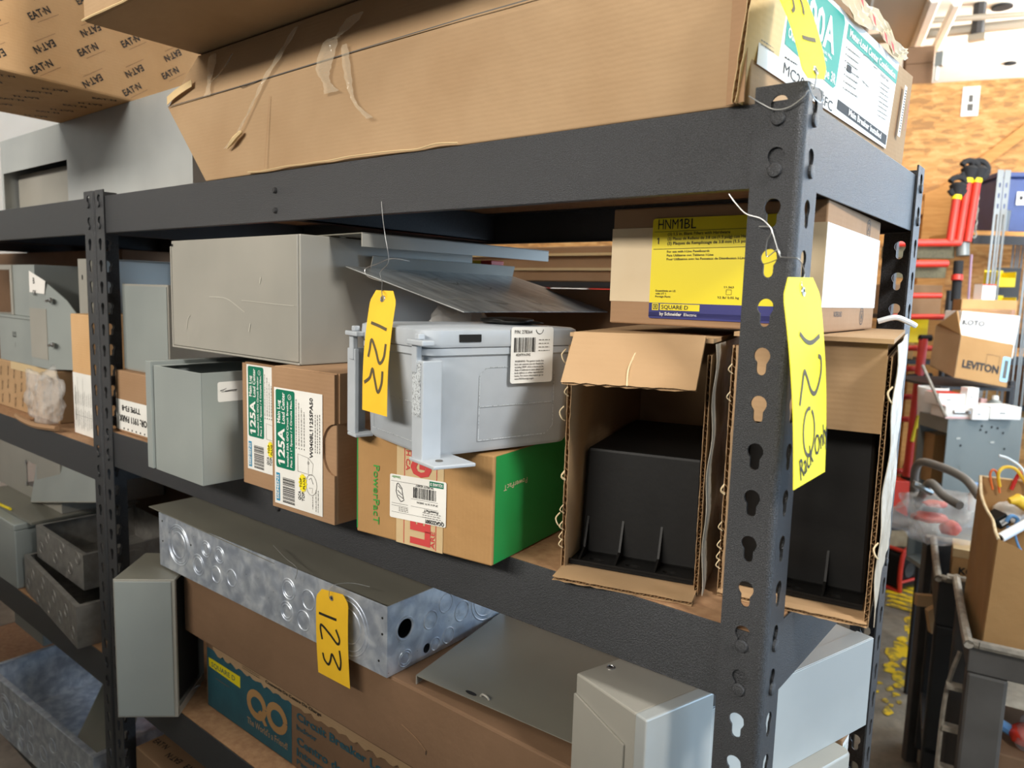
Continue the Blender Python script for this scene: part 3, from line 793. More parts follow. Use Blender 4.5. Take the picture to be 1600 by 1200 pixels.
mb = MB(); loft(mb, [rr_ring(.006, X-.004, .006, Y-.004, .020, .0), rr_ring(.004, X-.002, .003, Y-.002, .020, .004), rr_ring(.001, X, .0, Y, .020, .094), rr_ring(-.002, X+.002, -.003, Y+.002, .020, .096), rr_ring(-.002, X+.002, -.003, Y+.002, .02, Z_)], 'plasticgrey')
obj('base', mb, t, smooth=True)
mb = MB(); loft(mb, [rr_ring(-.003, X+.003, -.004, Y+.003, .020, Z_+.0008), rr_ring(-.004, X+.004, -.005, Y+.004, .020, Z_+.004), rr_ring(-.003, X+.003, -.004, Y+.003, .02, Z_+.0165), rr_ring(.002, X-.001, .001, Y-.001, .018, Z_+.0185)], 'plasticgrey')
lid = obj('lid', mb, t, smooth=True)
mb = MB(); mb.box(X+.0035, X+.0050, .032, .056, Z_+.006, Z_+.013, 'blackmatte'); obj('slot', mb, lid)
def rib(x, side):
    mb = MB(); sx = 1 if side > 0 else -1
    a, b = sorted((x, x+sx*.019)); mb.box(a, b, -.0085, -.0035, -.001, .092, 'plasticgrey'); mb.box(a, b, -.0085, .012, -.002, .002, 'plasticgrey')
    a2, b2 = sorted((x+sx*.017, x+sx*.020)); mb.box(a2, b2, -.0085, .012, 0, .092, 'plasticgrey')
    return mb
o = obj('corner_rib', rib(X-.012, 1), t, bevel=.001)
mb = MB(); mb.box(X-.0105, X+.0045, -.0092, -.0086, .040, .090, 'plasticworn'); obj('worn_patch', mb, o, label='scuffed speckled face of the rib')
obj('corner_rib', rib(.004, -1), t, bevel=.001)
for x, y in ((X-.004, -.007), (.0, -.007)):
    mb = MB(); mb.box(x-.010, x+.020, y-.007, y+.006, Z_+.0035, Z_+.0085, 'plasticgrey'); mb.box(x-.008, x+.002, y-.003, y+.003, .080, Z_+.0035, 'plasticgrey'); mb.box(x-.002, x+.006, y-.003, y+.004, Z_+.0085, Z_+.0140, 'plasticgrey')
    obj('latch', mb, t, bevel=.0012)
mb = MB(); mb.hexa([(X-.012, -.011, -.0025), (X+.034, -.011, -.0025), (X+.040, .03, -.0025), (X-.012, .03, -.0025)], [(X-.012, -.011, .001), (X+.034, -.011, .001), (X+.040, .03, .001), (X-.012, .03, .001)], 'plasticgrey')
o = obj('mounting_foot', mb, t, bevel=.001); mb = MB(); mb.lathe([(.0035, 0), (.0035, .0006)], 'inkgrey', Matrix.Translation((X+.018, .004, .0011))); obj('screw_hole', mb, o)
mb = MB(); mb.box(-.010, .012, -.011, .01, -.0025, .001, 'plasticgrey'); obj('mounting_foot', mb, t, bevel=.001)
s = Sheet(SIDE(X+.0002)); 
s.line([(.058, .012), (.140, .012), (.150, .02), (.150, .076), (.142, .083), (.066, .083), (.058, .075), (.058, .012)], .0007, 'plasticworn', .0002); s.line([(.058, .045), (.150, .045)], .0006, 'plasticworn', .0002)
obj('moulding_line', s.mb, t)
s = s2 = Sheet(planar((0, -.0002, 0), (1, 0, 0), (0, 0, 1))); s2.line([(.03, .012), (.118, .012), (.118, .05), (.03, .05), (.03, .012)], .0006, 'plasticworn', .0002); s2.line([(.03, .05), (.03, .085)], .0006, 'plasticworn', .0002)
obj('moulding_line', s.mb, t)
s = Sheet(planar((X+.0046, .0910, .0665), (0, 1, 0), (0.0, 0, 1)))
s.rrect(0, 0, .0530, .0560, .003, 'labelwhite', 0)
s.text('P/N: 278364', .004, .0495, .0034, 'inkgrey', .0215); s.ring(.035, .0535, .0045, .0006, 'ink', a0=PI, a1=2*PI)
s.barcode(.0035, .0310, .0300, .0455, 'ink', True, n=24); s.text('40247914-0942', .006, .0272, .0026, 'inkgrey', .018)
for k in range(4): s.fine(.034, .043-k*.0036, .048)
for k, q in enumerate(('WARNING: The gasket inside this', 'box can expose you to chemicals', 'including DEHP, which is known to the', 'State of California to cause cancer and', 'birth defects or other reproductive', 'harm. For more information go to', 'www.P65Warnings.ca.gov')):
    s.text(q, .005, .0212-k*.0029, .0018, 'ink', .036 if k not in (6,) else .024, 0, .012)
obj('label', s.mb, t, label='white barcode and warning label')
# black film bag crushed under the panel
def blob(name, label, cat, c, sx, sy, sz, m, seed=0, amp=.35, rz=0, sub=3, thing_=True):
    bm = bmesh.new(); bmesh.ops.create_icosphere(bm, subdivisions=sub, radius=1.0)
    for v in bm.verts:
        n = noise.noise(v.co*1.7+V3((seed, seed*2, 0)))*amp+noise.noise(v.co*4.1+V3((seed*3, 1, seed)))*amp*.45
        v.co *= 1+n
        v.co = V3((v.co.x*sx, v.co.y*sy, max(v.co.z, -.8)*sz))
    me = bpy.data.meshes.new(name); bm.to_mesh(me); bm.free(); me.materials.append(MATS[m])
    for p in me.polygons: p.use_smooth = True
    o = bpy.data.objects.new(name, me); COL.objects.link(o); o.location = c; o.rotation_euler = (0, 0, rz)
    if label: tag(o, label, cat)
    return o
blob('plastic_sheet', 'crumpled dark plastic film squeezed under the scuffed grey panel', 'plastic film', (-.335, .072, MZ+.1155+.1215+.0030), .036, .028, .0040, 'blackplastic', 3, .3)
blob('plastic_bag', 'clear crumpled film tucked between the grey box and tilted panel, behind tag 122', 'plastic film', (-.468, .13, 1.600), .035, .05, .05, 'film', 9, .35)

# ---- yellow labelled filler carton
t = thing('cardboard_carton', 'small brown carton with a large yellow HNM1BL label', 'box', (-.2123, .0854, 1.6400), .035)
X, Y, Z_ = .2068, .2154, .1145
mb = MB(); mb.box(0, X, 0, Y, 0, Z_, 'cardbrown'); obj('body', mb, t, bevel=.0015)
mb = MB(); e = .0005; z0, z1 = .0225, .0950
mb.box(-e, X+e, -e, 0, z0, z1, 'papertape'); mb.box(X, X+e, 0, Y+e, z0, z1, 'whitewrap'); mb.box(-e, 0, 0, Y+e, z0, z1, 'papertape')
obj('tape_band', mb, t, label='wide pale paper tape wrapped round the carton')
s = Sheet(FRONT(-.0011)); W_ = .1330; u0 = .0445
s.rrect(u0, .0070, u0+W_, .1035, .003, 'labelyellow', 0); s.rect(u0, .0085, u0+W_, .0220, 'labelnavy', .0002); s.rrect(u0, .0068, u0+W_, .0130, .002, 'labelnavy', .0002)
s.text('HNM', u0+.006, .0930, .0095, 'ink', .0208, 0, .0); s.text('1', u0+.0298, .0930, .0095, 'ink', None, 0, .0); s.text('BL', u0+.0330, .0930, .0095, 'ink', .0120, 0, .0); s.line([(u0+.002, .0905), (u0+W_-.003, .0920)], .0004)
s.text('1', u0+.0065, .0790, .0060, 'ink', None, 0, .006)
for k, (q, w_) in enumerate((('(3) 1.5 in. Blank Fillers with Hardware', .0620), ('(3) Placas de Relleno de 3.8 cm (1.5 pulg) con Herramental', .0920), ('(3) Plaques de Remplissage de 3.8 mm (1.5 po)', .0780))):
    s.text(q, u0+.0165, .0868-k*.0048+.0004*k, .0028, 'ink', w_, 0.012, .012)
s.line([(u0+.002, .0740), (u0+W_-.003, .0755)], .0004)
for k, (q, w_) in enumerate((('For use with I-Line Panelboards', .0430), ('Para Utilizarse con Tableros I-Line', .0470), ('Pour Utilisation avec les Panneaux de Distribution I-Line', .0780))):
    s.text(q, u0+.0165, .0705-k*.0036, .0021, 'ink', w_, .01, .012)
s.text('Ensamblado en US', u0+.0065, .0330, .0018, 'ink', .021); s.text('with UT 1', u0+.0065, .0302, .0018, 'ink', .011); s.text('Foreign Parts', u0+.0065, .0274, .0018, 'ink', .016)
s.text('11.563', u0+.0760, .0375, .0018, 'ink', .009); s.text('12 lb/ 0.05 kg', u0+.0705, .0278, .0020, 'ink', .020); s.line([(u0+.078, .036), (u0+.083, .036), (u0+.083, .0315), (u0+.078, .0315), (u0+.078, .036)], .0004)
s.rect(u0+.0120, .0150, u0+.0530, .0212, 'labelyellow', .0004); s.text('SQUARE D', u0+.0135, .0163, .0037, 'ink', .028, 0, .02, .0006)
s.rect(u0+.0035, .0148, u0+.0105, .0215, 'labelyellow', .0004); s.rect(u0+.0045, .0157, u0+.0095, .0206, 'ink', .0005); s.rect(u0+.0053, .0165, u0+.0087, .0198, 'labelyellow', .0006); s.rect(u0+.0063, .0168, u0+.0077, .0195, 'ink', .0007)
s.text('by Schneider', u0+.0120, .0100, .0030, 'labelwhite', .0230, 0, .02, .0004); s.text('Electric', u0+.0375, .0100, .0028, 'labelwhite', .0130, 0, .0, .0004)
obj('label', s.mb, t, label='yellow and navy product label')
s = Sheet(SIDE(X+.0003))
for v_ in (.103, .014):
    s.ring(.158, v_, .0085, .0009, 'ink', 0); s.ring(.158, v_, .0055, .0007, 'ink', 0); s.text('A', .155, v_-.003, .006, 'ink', .006, 0, .02, 0)
s.text('NORBORD', .045, .0140, .0050, 'ink', .030, 0, .0, 0)
obj('side_print', s.mb, t)
# white plug lying behind it
tag(obj('white_cable', MB().tube(bez([(-.010, .318, 1.648), (.006, .322, 1.653), (.017, .330, 1.649), (.024, .338, 1.6445)]), .003, 'pvc', 8), smooth=True), 'short white cable end on the open carton behind the yellow-labelled box', 'cable')

# ---- two open cartons with black plastic vaults
def open_carton(loc, rz, X, H, label, vh, wrap, D_, fx, fy, by):
    t = thing('open_carton', label, 'box', loc, rz, 'open cartons holding black plastic boxes')
    tk = .0038
    mb = MB()
    mb.box(0, X, .002, D_, 0, tk, 'card'); mb.box(0, X, .002, D_, H-tk, H, 'card'); mb.box(0, X, D_-tk, D_, tk, H-tk, 'card')
    corr(mb, (tk, .0, 0), (0, 0, H-.012), (0, D_-.004, 0), tk, .0068, 'card', ragged=.0016, seed=3)
    mb2 = mb
    corr(mb, (X-tk, -.002, H-.014), (0, 0, -(H-.014)), (0, D_-.002, 0), tk, .0068, 'card', ragged=.0016, seed=5)
    obj('body', mb, t)
    s = Sheet(planar((tk+.0002, .034, .004), (0, 1, 0), (0, 0, 1))); s.rect(0, 0, .0012, H-.01, 'inkgrey', 0)
    mb = MB(); corr(mb, (.001, -by, -.0002), (X-.002, 0, 0), (0, by+.004, .0016), .0036, .0068, 'card', ragged=.0012, seed=8)
    obj('bottom_flap', mb, t)
    if wrap != 2:
        mb = MB(); corr(mb, (.005, -.031, H-.046), (X-.012, 0, .002), (.001, .031, .045), .0036, .0068, 'card', ragged=.001, seed=9)
        mb.tube(bez([(X*.50, -.034, H-.043), (X*.49, -.024, H-.027), (X*.53, -.006, H-.006)]), .0008, 'tornliner', 5)
        obj('top_flap', mb, t)
    else:
        obj('top_flap', MB().box(.0045, X-.0045, .014, .0175, H-.080, H-.0045, 'card'), t)
    mb = MB()
    mb.grid(lambda u, v: (X+.0032+.0008*math.sin(29*u+wrap)*math.sin(7*v)+.0011*math.sin(21*v+6*u), .0015*math.sin(24*v)-.0025+(D_-.004)*u, (H-.006)*(1-v)+.002), 30, 30, 'wraptape', .0005)
    obj('tape_wrap', mb, t, label='crinkled pale tape covering the side wall')
    # torn liner curls
    mb = MB(); rs_ = random.Random(4)
    for z in ((.045, .150, .205) if wrap == 1 else (.06, .19)):
        x_ = -.002 if wrap == 1 else X+.002
        mb.tube(bez([(x_+.001, -.001, z), (x_-.001, -.005, z+.003), (x_-.003, -.005, z+.009), (x_, -.002, z+.014)]), .0007, 'tornliner', 5)
    for z in [rs_.uniform(.01, H-.02) for _ in range(8)]:
        mb.tube(bez([(.0015, -.0005, z), (-.0015, -.004, z+.004), (.001, -.002, z+.009)]), .0006, 'tornliner', 4)
    obj('torn_paper', mb, t)
    # vault
    v = thing('plastic_vault', 'black ribbed plastic box inside the '+('left' if wrap == 1 else 'right')+' open carton', 'plastic box', (0, 0, 0), 0, 'black plastic boxes in open cartons')
    v.location = V3(loc)+Matrix.Rotation(rz, 3, 'Z') @ V3((.0050, .010 if wrap == 1 else .020, tk+.0006)); v.rotation_euler = (0, 0, rz)
    W_ = X-.0115
    mb = MB(); mb.hexa([(0.001, .030, .003), (W_-.001, .030, .003), (W_-.001, .240, .003), (.001, .240, .003)], [(.003, .038, vh), (W_-.003, .038, vh), (W_-.003, .236, vh), (.003, .236, vh)], 'blackplastic')
    obj('body', mb, v, bevel=.003)
    hl = []
    for k in range(3): hl.append([(W_*(.20+.30*k)+.006*math.cos(a)*(1.2), .014+.004*math.sin(a)) for a in [2*PI*i/12 for i in range(12)]])
    pv, pf = plate([(0, 0), (W_, 0), (W_, .245), (0, .245)], hl, .003)
    mb = MB(); mb.add(pv, pf, 'blackplastic', Matrix.Translation((0, 0, .0022))); mb.box(0, W_, .0, .0015, .003, .0058, 'blackplastic'); obj('flange', mb, v)
    for k in range(3 if wrap == 1 else 2):
        x = W_*((.06, .36, .68)[k] if wrap == 1 else (.36, .70)[k])
        mb = MB(); mb.add([(x, .004, .003), (x, .034, .003), (x, .036, .050), (x+.0022, .004, .003), (x+.0022, .034, .003), (x+.0022, .036, .050), (x, .022, .012), (x+.0022, .022, .012)], [(0, 1, 2, 6), (3, 7, 5, 4), (0, 6, 7, 3), (6, 2, 5, 7), (1, 4, 5, 2)], 'blackplastic'); obj('rib', mb, v)
    return t
open_carton((-.2085, .0080, MZ+.0004), .27, .1335, .2350, 'open cardboard carton with ragged flaps, left of the front corner post', .112, 1, .29, .003, .030, .026)
open_carton((-.0690, .0610, MZ+.0004), .165, .1270, .2420, 'open cardboard carton with a taped side flap, right of the front corner post', .160, 2, .285, .008, .030, .004)
# dark carton behind, seen under the panel
t = thing('cardboard_carton', 'dark brown carton at the back of the middle shelf behind the yellow-labelled carton', 'box', (-.74, .345, MZ+.0003), 0)
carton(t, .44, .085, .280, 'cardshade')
# ================================================================== LOWER SHELF, RACK 1
def ko(mb_parent, M, rs, name='knockout', m='galv', disc=True):
    """concentric stamped knock-out : low rings on a wall; M maps local xy plane to the wall"""
    mb = MB()
    for r in rs:
        mb.lathe([(r-.0012, 0), (r-.0004, .0008), (r+.0004, .0008), (r+.0012, 0)], m, M, 28, cap=False)
    if disc: mb.lathe([(rs[-1]*.55, .0002), (rs[-1]*.2, .0005)], m, M, 16, cap=True)
    return obj(name, mb, mb_parent, smooth=True)
def MF(x, z, y=0.0):    # wall facing -y
    return Matrix(((1, 0, 0, x), (0, 0, -1, y), (0, 1, 0, z), (0, 0, 0, 1)))
def MS(y, z, x):        # wall facing +x
    return Matrix(((0, 0, 1, x), (1, 0, 0, y), (0, 1, 0, z), (0, 0, 0, 1)))
def tub(t, X, Y, H, m, holes_side=(), w=.0012, lip=.0):
    mb = MB()
    mb.box(0, X, 0, w, 0, H, m); mb.box(0, X, Y-w, Y, 0, H, m); mb.box(0, w, w, Y-w, 0, H, m); mb.box(w, X-w, w, Y-w, 0, w, m)
    v, f = plate([(w, 0), (Y-w, 0), (Y-w, H), (w, H)], [circ(a, b, r) for a, b, r in holes_side], w)
    mb.add(v, f, m, Matrix(((0, 0, 1, X-w/2), (1, 0, 0, 0), (0, 1, 0, 0), (0, 0, 0, 1))))
    if lip:
        mb.box(w, X-w, w, lip, H-w, H, m); mb.box(X-lip, X-w, lip, Y-lip, H-w, H, m); mb.box(w, lip, lip, Y-lip, H-w, H, m)
    return obj('tub', mb, t, bevel=.0003)
t = thing('galvanised_tub', 'shiny galvanised panel tub with round knockouts, carrying the 123 tag', 'electrical box', (-1.043, .0063, 1.1862), .0127)
TX, TY, TH = .5747, .2343, .0930
tub(t, TX, TY, TH, 'galv', [(.0304, .0546, .0125), (.0703, .0130, .0065)])
for x, z, rs in ((.0652, .050, (.034, .030, .022)), (.1518, .0640, (.013, .009)), (.1913, .0640, (.013, .009)), (.1271, .0319, (.017, .012)), (.1808, .030, (.013,)), (.225, .036, (.013,)), (.3709, .0589, (.015, .011)), (.4162, .0560, (.014,)), (.3660, .0250, (.014, .010)), (.4050, .0230, (.014,)), (.5000, .0450, (.040, .034, .024))):
    ko(t, MF(x, z), rs)
for y, z, rs in ((.0304, .0546, (.0151, .0138)), (.0766, .0498, (.012,)), (.1058, .0640, (.013,)), (.0311, .0140, (.011, .008)), (.1111, .0160, (.011,)), (.0860, .0130, (.0085,)), (.1380, .0420, (.014,)), (.1920, .0460, (.034, .028)),):
    ko(t, MS(y, z, TX), rs, disc=not (z in (.0546,)))
mb = MB()
for x, z in ((.012, .080), (.012, .045), (.105, .060), (.566, .076), (.566, .055), (.560, .018)): mb.lathe([(.0016, 0), (.0016, .0005)], 'holeblack', MF(x, z), 10)
obj('screw_holes', mb, t)
mb = MB()     # the lid lies loose and slopes down inside the right end
mb.hexa([(-.030, -.0025, TH+.0035), (TX-.0025, .0016, TH-.0120), (TX-.0025, TY-.003, TH-.0120), (-.030, TY+.004, TH+.0035)], [(-.030, -.0025, TH+.0049), (TX-.0025, .0016, TH-.0106), (TX-.0025, TY-.003, TH-.0106), (-.030, TY+.004, TH+.0049)], 'greydark')
l_ = obj('lid', mb, t, bevel=.0003, label='olive grey sheet lid lying loose on the tub')
mb = MB(); mb.lathe([(.0035, 0), (.0035, .0004)], 'holeblack', Matrix.Translation((.36, .10, TH-.0032)), 10); mb.lathe([(.0012, 0), (.0012, .001)], 'screw', Matrix.Translation((.05, .03, TH+.0030)), 10); obj('hole', mb, l_)

# ---- plain brown carton and printed carton underneath
t = thing('cardboard_carton', 'printed teal and brown carton with big QO letters and a torn top flap', 'box', (-.970, .0444, LZ+.0003), 0)
X, Z_ = .760, .1375
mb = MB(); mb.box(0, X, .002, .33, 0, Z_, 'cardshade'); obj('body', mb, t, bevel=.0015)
s = Sheet(FRONT(.0017)); s.rect(.0040, .0015, .2510, .1080, 'qoteal', 0)
s.poly([(.009, .0905), (.108, .0905), (.108, .0705), (.010, .0745)], 'labelyellow', .0002); s.text('SQUARE D', .018, .0770, .0085, 'qoteal', .075, 0, .01, .0004)
s.fine(.030, .0600, .075, 'cardshade', .0012)
s.ring(.1560, .0600, .0225, .0120, 'cardgold', .0004, ry=.0190); s.ring(.2120, .0600, .0225, .0120, 'cardgold', .0004, ry=.0190); s.poly([(.160, .050), (.168, .056), (.186, .036), (.178, .033)], 'cardgold', .0005)
s.text("The World's a Friend!", .1280, .0190, .0110, 'cardlong', .112, 0, .01, .0004)
s.text('Circuit Breaker Load Center', .2640, .0800, .0125, 'printteal', .300, 0, .03); s.text('Indoor', .2640, .0640, .0085, 'printteal', .050, 0, .02)
s.text('Centro de Carga de', .2640, .0400, .0130, 'printteal', .210, 0, .03); s.text('Interruptores', .2640, .0220, .0125, 'printteal', .140, 0, .03); s.text('Para Interiores', .2640, .0080, .0085, 'printteal', .120, 0, .02)
s.rect(.5050, .030, .60, .098, 'ink', .0002)
for k in range(7): s.line([(.506+k*.012, .098), (.530+k*.012, .032)], .0012, 'cardshade', .0004)
obj('print', s.mb, t, label='teal printed panel and lettering')
rs = random.Random(2); n_ = 90; top = [(X*i/n_, Z_-.001-(.0 if i < 4 else rs.uniform(0, .002))) for i in range(n_+1)]
bot = []
for i in range(n_+1):
    u = .029+(X-.03)*i/n_; bot.append((u, .107-.012*math.sin(i*.05)*.3+.0022*math.sin(i*1.9)+rs.uniform(-.0015, .0015)))
P = [(.031, .112), (.029, .122), (.030, .131), (.036, Z_-.002)] + [(x, y) for x, y in top if x > .04] + list(reversed([q for q in bot if q[0] > .036]))
v, f = plate(P, [], .0022); mb = MB(); mb.add(v, f, 'cardorange' if False else 'cardlong', Matrix(((1, 0, 0, 0), (0, 0, 1, -.0008), (0, 1, 0, 0), (0, 0, 0, 1))))
fl = obj('torn_flap', mb, t, label='torn strip of the top flap with black print')
s = Sheet(FRONT(-.0022)); s.rect(.108, .1205, .176, .1305, 'ink'); s.fine(.122, .1165, .172, 'ink', .001); s.fine(.122, .1130, .172, 'ink', .001)
for k, (q, w_) in enumerate((('Load Center Cover', .085), ('Frente de Centro de carga', .118), ('Couvercle De Centre De Charge', .142))): s.text(q, .188, .1265-k*.0072, .0048, 'ink', w_, 0, .025)
obj('print', s.mb, fl)
t = thing('cardboard_carton', 'long plain brown carton lying on the printed QO carton', 'box', (-.9920, .0204, LZ+.1386), 0)
mb = MB(); mb.box(0, .800, .0, .36, 0, .1065, 'cardshade'); obj('body', mb, t, bevel=.003)
s = Sheet(planar((-.0002, 0, 0), (0, -1, 0), (0, 0, 1))); s.rect(-.30, .002, -.004, .104, 'cardshade', 0)
s = Sheet(FRONT(-.0003)); s.stroke([(.545, .052), (.572, .044), (.590, .034)], .0012, 'cardbrown'); s.line([(.588, .030), (.589, .036)], .0012, 'ink')
obj('scuffs', s.mb, t)
# ---- grey cover plate lying on it
t = thing('sheet_metal_cover', 'olive grey cover plate with two bent tabs lying on the long brown carton', 'cover', (0, 0, 0))
a, b, c, d = V3((-.4314, .0281, 1.1968)), V3((-.2034, .0415, 1.1968)), V3((-.2204, .300, 1.1968)), V3((-.4740, .2600, 1.1968)); h = V3((0, 0, .0012))
mb = MB(); mb.hexa([a, b, c, d], [a+h, b+h, c+h, d+h], 'greydark'); obj('plate', mb, t, bevel=.0003)
mb = MB(); k = V3((0, 0, -.0104)); mb.hexa([a+k, a+k+V3((.0012, 0, 0)), d+k+V3((.0012, 0, 0)), d+k], [a, a+V3((.0012, 0, 0)), d+V3((.0012, 0, 0)), d], 'greypaint')
mb.hexa([b+k-V3((.0012, 0, 0)), b+k, c+k, c+k-V3((.0012, 0, 0))], [b-V3((.0012, 0, 0)), b, c, c-V3((.0012, 0, 0))], 'greypaint'); obj('flange', mb, t)
mb = MB(); p = onz(736, 1083, 1.1982); mb.lathe([(.006, 0), (.006, .0003)], 'holeblack', Matrix.Translation(p) @ Matrix.Diagonal((1.4, .5, 1, 1)), 14); obj('slot', mb, t)
mb = MB(); p = onz(757, 1091, 1.198); mb.tube(bez([p+V3((-.006, 0, 0)), p+V3((-.003, 0, .0035)), p+V3((.004, 0, .003)), p+V3((.007, 0, 0))]), .0014, 'greypaint', 6); obj('bent_tab', mb, t)
# ---- grey enclosure with screw-down door
t = thing('metal_enclosure', 'grey steel enclosure with a hinged lid standing right of the olive cover plate', 'enclosure', (-.1864, .0105, LZ+.0003), -.2902)
X, Y, Z_ = .0840, .0873, .3560
mb = MB(); mb.box(0, X, 0, Y, 0, Z_, 'greypaint'); obj('body', mb, t, bevel=.0018)
mb = MB(); mb.box(X, X+.0140, -.001, Y+.001, .001, Z_+.0010, 'steelwhite'); obj('door', mb, t, bevel=.0016)
mb = MB(); v, f = plate([(.0005, .004), (X-.012, .004), (X-.012, Z_-.036), (.0005, Z_-.020)], [], .0022); mb.add(v, f, 'greypaint', Matrix(((1, 0, 0, 0), (0, 0, 1, -.0016), (0, 1, 0, 0), (0, 0, 0, 1)))); obj('raised_panel', mb, t, bevel=.001)
mb = MB(); mb.lathe([(.0042, 0), (.0042, .0008), (.0030, .0016), (.0026, .0008)], 'screw', Matrix.Translation((.010, .036, Z_)), 14); mb.lathe([(.002, 0), (.002, .0003)], 'holeblack', Matrix.Translation((.010, .036, Z_+.0012)), 10); obj('screw', mb, t, smooth=True)
# ---- boxes at the right end of the lower shelf
t = thing('metal_enclosure', 'low grey steel enclosure under the bright pale blue-grey box at the rack end', 'enclosure', (-.1530, .1040, LZ+.0003), -.288)
mb = MB(); loft(mb, [rr_ring(0, .0900, 0, .250, .010, 0), rr_ring(0, .0900, 0, .250, .010, .201), rr_ring(.002, .088, .002, .248, .009, .2040)], 'greypaint'); obj('body', mb, t, smooth=True)
t = thing('metal_enclosure', 'pale grey steel box lit bright by daylight, seen right of the corner post', 'enclosure', (-.1600, .1230, LZ+.2048), -.288)
X, Y, Z_ = .0800, .298, .1130
mb = MB(); mb.box(0, X-.002, 0, Y, 0, Z_, 'steelwhite'); obj('body', mb, t, bevel=.0008)
mb = MB(); mb.box(X-.0015, X, -.001, Y+.001, -.0004, Z_+.0008, 'steelwhite'); mb.box(X-.022, X-.0015, -.001, Y+.001, Z_, Z_+.0014, 'steelwhite'); obj('cover', mb, t, bevel=.0005)
t = thing('cardboard_carton', 'carton with a white and teal striped label behind the bright grey box', 'box', (-.1150, .3560, LZ+.0003), 0)
carton(t, .0985, .030, .190, 'cardbrown')
s = Sheet(SIDE(.0988)); s.rect(.001, .10, .029, .186, 'labelwhite', 0); s.rect(.003, .12, .007, .180, 'teal'); s.rect(.010, .12, .012, .18, 'teal')
for k in range(4): fine_v(s, .016+k*.003, .11, .18)
obj('label', s.mb, t, label='white label with teal stripes')
# ---- tall open enclosure at the left end
t = thing('metal_enclosure', 'tall grey steel box with an open dark side standing by the left posts', 'enclosure', (-1.0425, -.0724, LZ+.0003), .7395)
X, Y, Z_ = .0991, .125, .2420; w = .0013
mb = MB(); mb.box(0, X, 0, w, 0, Z_, 'greypaint'); mb.box(0, w, w, Y, 0, Z_, 'greypaint'); mb.box(w, X, w, Y, Z_-w, Z_, 'greydark'); mb.box(w, X, Y-w, Y, 0, Z_-w, 'greypaint'); mb.box(w, X, w, Y-w, 0, w, 'greypaint')
mb.box(X-w, X, w, .007, w, Z_-w, 'greypaint'); mb.box(X-w, X, w, Y-w, w, .014, 'greypaint'); mb.box(X-.012, X, w, Y-w, Z_-.004, Z_-w, 'greypaint')
obj('body', mb, t, bevel=.0008)
mb = MB(); mb.box(.0022, X-.0055, -.0018, -.0003, .0028, Z_-.003, 'greypaint2'); obj('cover', mb, t, bevel=.0008)
mb = MB(); mb.box(w+.001, X-.006, .009, Y-.012, .016, Z_-.006, 'blackmatte'); obj('shade_fill', mb, t, label='black block standing in for the interior shade')  # black block puts the shade of the hollow interior into colour
mb = MB(); mb.tube(bez([(X, Y*.55, .012), (X+.006, Y*.6, .014), (X+.012, Y*.55, .018)]), .0014, 'screw', 6); obj('wire_hook', mb, t)
# ---- small patterned carton on the bottom shelf
def eaton_rows(s, us, v0, dv, rot, cap, w_, m='ink', rows=4, vmax=.4, ul='cardbrown'):
    for j in range(rows):
        for i, u in enumerate(us):
            inv = (i+j) % 2; v = v0+j*dv+(.006 if i % 2 else 0)
            if v > vmax: continue
            s.text('EAT\u00b7N', u, v, cap, m, w_, rot+(PI if inv else 0), .02, .0004, 'C')
            q = V3((math.cos(rot), math.sin(rot), 0)); p = V3((-q.y, q.x, 0))*cap*(-.55 if not inv else -.55+0)
            if inv: p = -p
            c_ = V3((u, v, 0))+p; a_, b_ = c_-q*w_*.3, c_+q*w_*.75
            s.line([(a_.x, a_.y), (b_.x, b_.y)], .0007, ul, .0004)
t = thing('cardboard_carton', 'small tan carton with repeated black logo print on the bottom shelf', 'box', (-1.1960, .0200, BZ+.0003), 0)
carton(t, .30, .26, .2110, 'cardbrown')
s = Sheet(TOP(.2112)); eaton_rows(s, [.03+.06*i for i in range(5)], .03, .07, .1, .012, .042, rows=3)
obj('top_print', s.mb, t)
s = s2 = Sheet(FRONT(-.0003)); eaton_rows(s2, [.03+.06*i for i in range(5)], .03, .06, .7, .010, .036, rows=3)
obj('print', s.mb, t)

# ================================================================== TOP SHELF
TZ = TOPZ+.0004
t = thing('long_carton', 'very long battered carton on the top shelf with a big 200A label', 'box', (0, 0, 0))
Rt = [(0.0035, TZ), (.415, TZ), (.430, 1.935), (.385, 1.948), (.30, 1.962), (.20, 1.985), (.004, 1.9965), (.0, 1.934)]
def xr(y, z): return -.0455+.0595*y if z < 1.94 else -.050+.06*y-.03
def xl(y, z): return -.961+(-.8605+.961)*max(0, (1.934-z)/.116) if z < 1.934 else -.961+(.0855)*(z-1.934)/.0625
sec = []
for fx in (0, .003, .25, .5, .75, .997, 1):
    ring = []
    for y, z in Rt:
        zz = z if fx > .8 else (1.9965 if z > 1.94 else (1.934 if 1.93 < z < 1.94 else z))
        yy = y if fx > .8 else (.43 if (y > .38 and z > 1.94) else y)
        X_ = xl(y, zz)*(1-fx)+xr(y, z)*fx
        j = .0016*math.sin(fx*31+z*50) if .01 < fx < .99 else 0
        ring.append((X_, yy+j, zz))
    sec.append(ring)
mb = MB(); n = len(Rt); vs = sum(sec, []); fs = []
for i in range(len(sec)-1):
    for k in range(n):
        a, b = i*n+k, i*n+(k+1) % n; fs.append((a, a+n, b+n, b))
fs.append((0, 1, 2, 7)); fs.append((7, 2, 3, 4, 5, 6)); e = (len(sec)-1)*n
fs.append((e+1, e, e+7, e+2)); fs.append((e+6, e+5, e+4, e+3, e+2, e+7))
mb.add(vs, fs, 'cardlong'); U_ = obj('body', mb, t, bevel=.002)
s = Sheet(planar((-.955, -.0022, 1.934), (1, 0, 0), (0, 0, 1)))
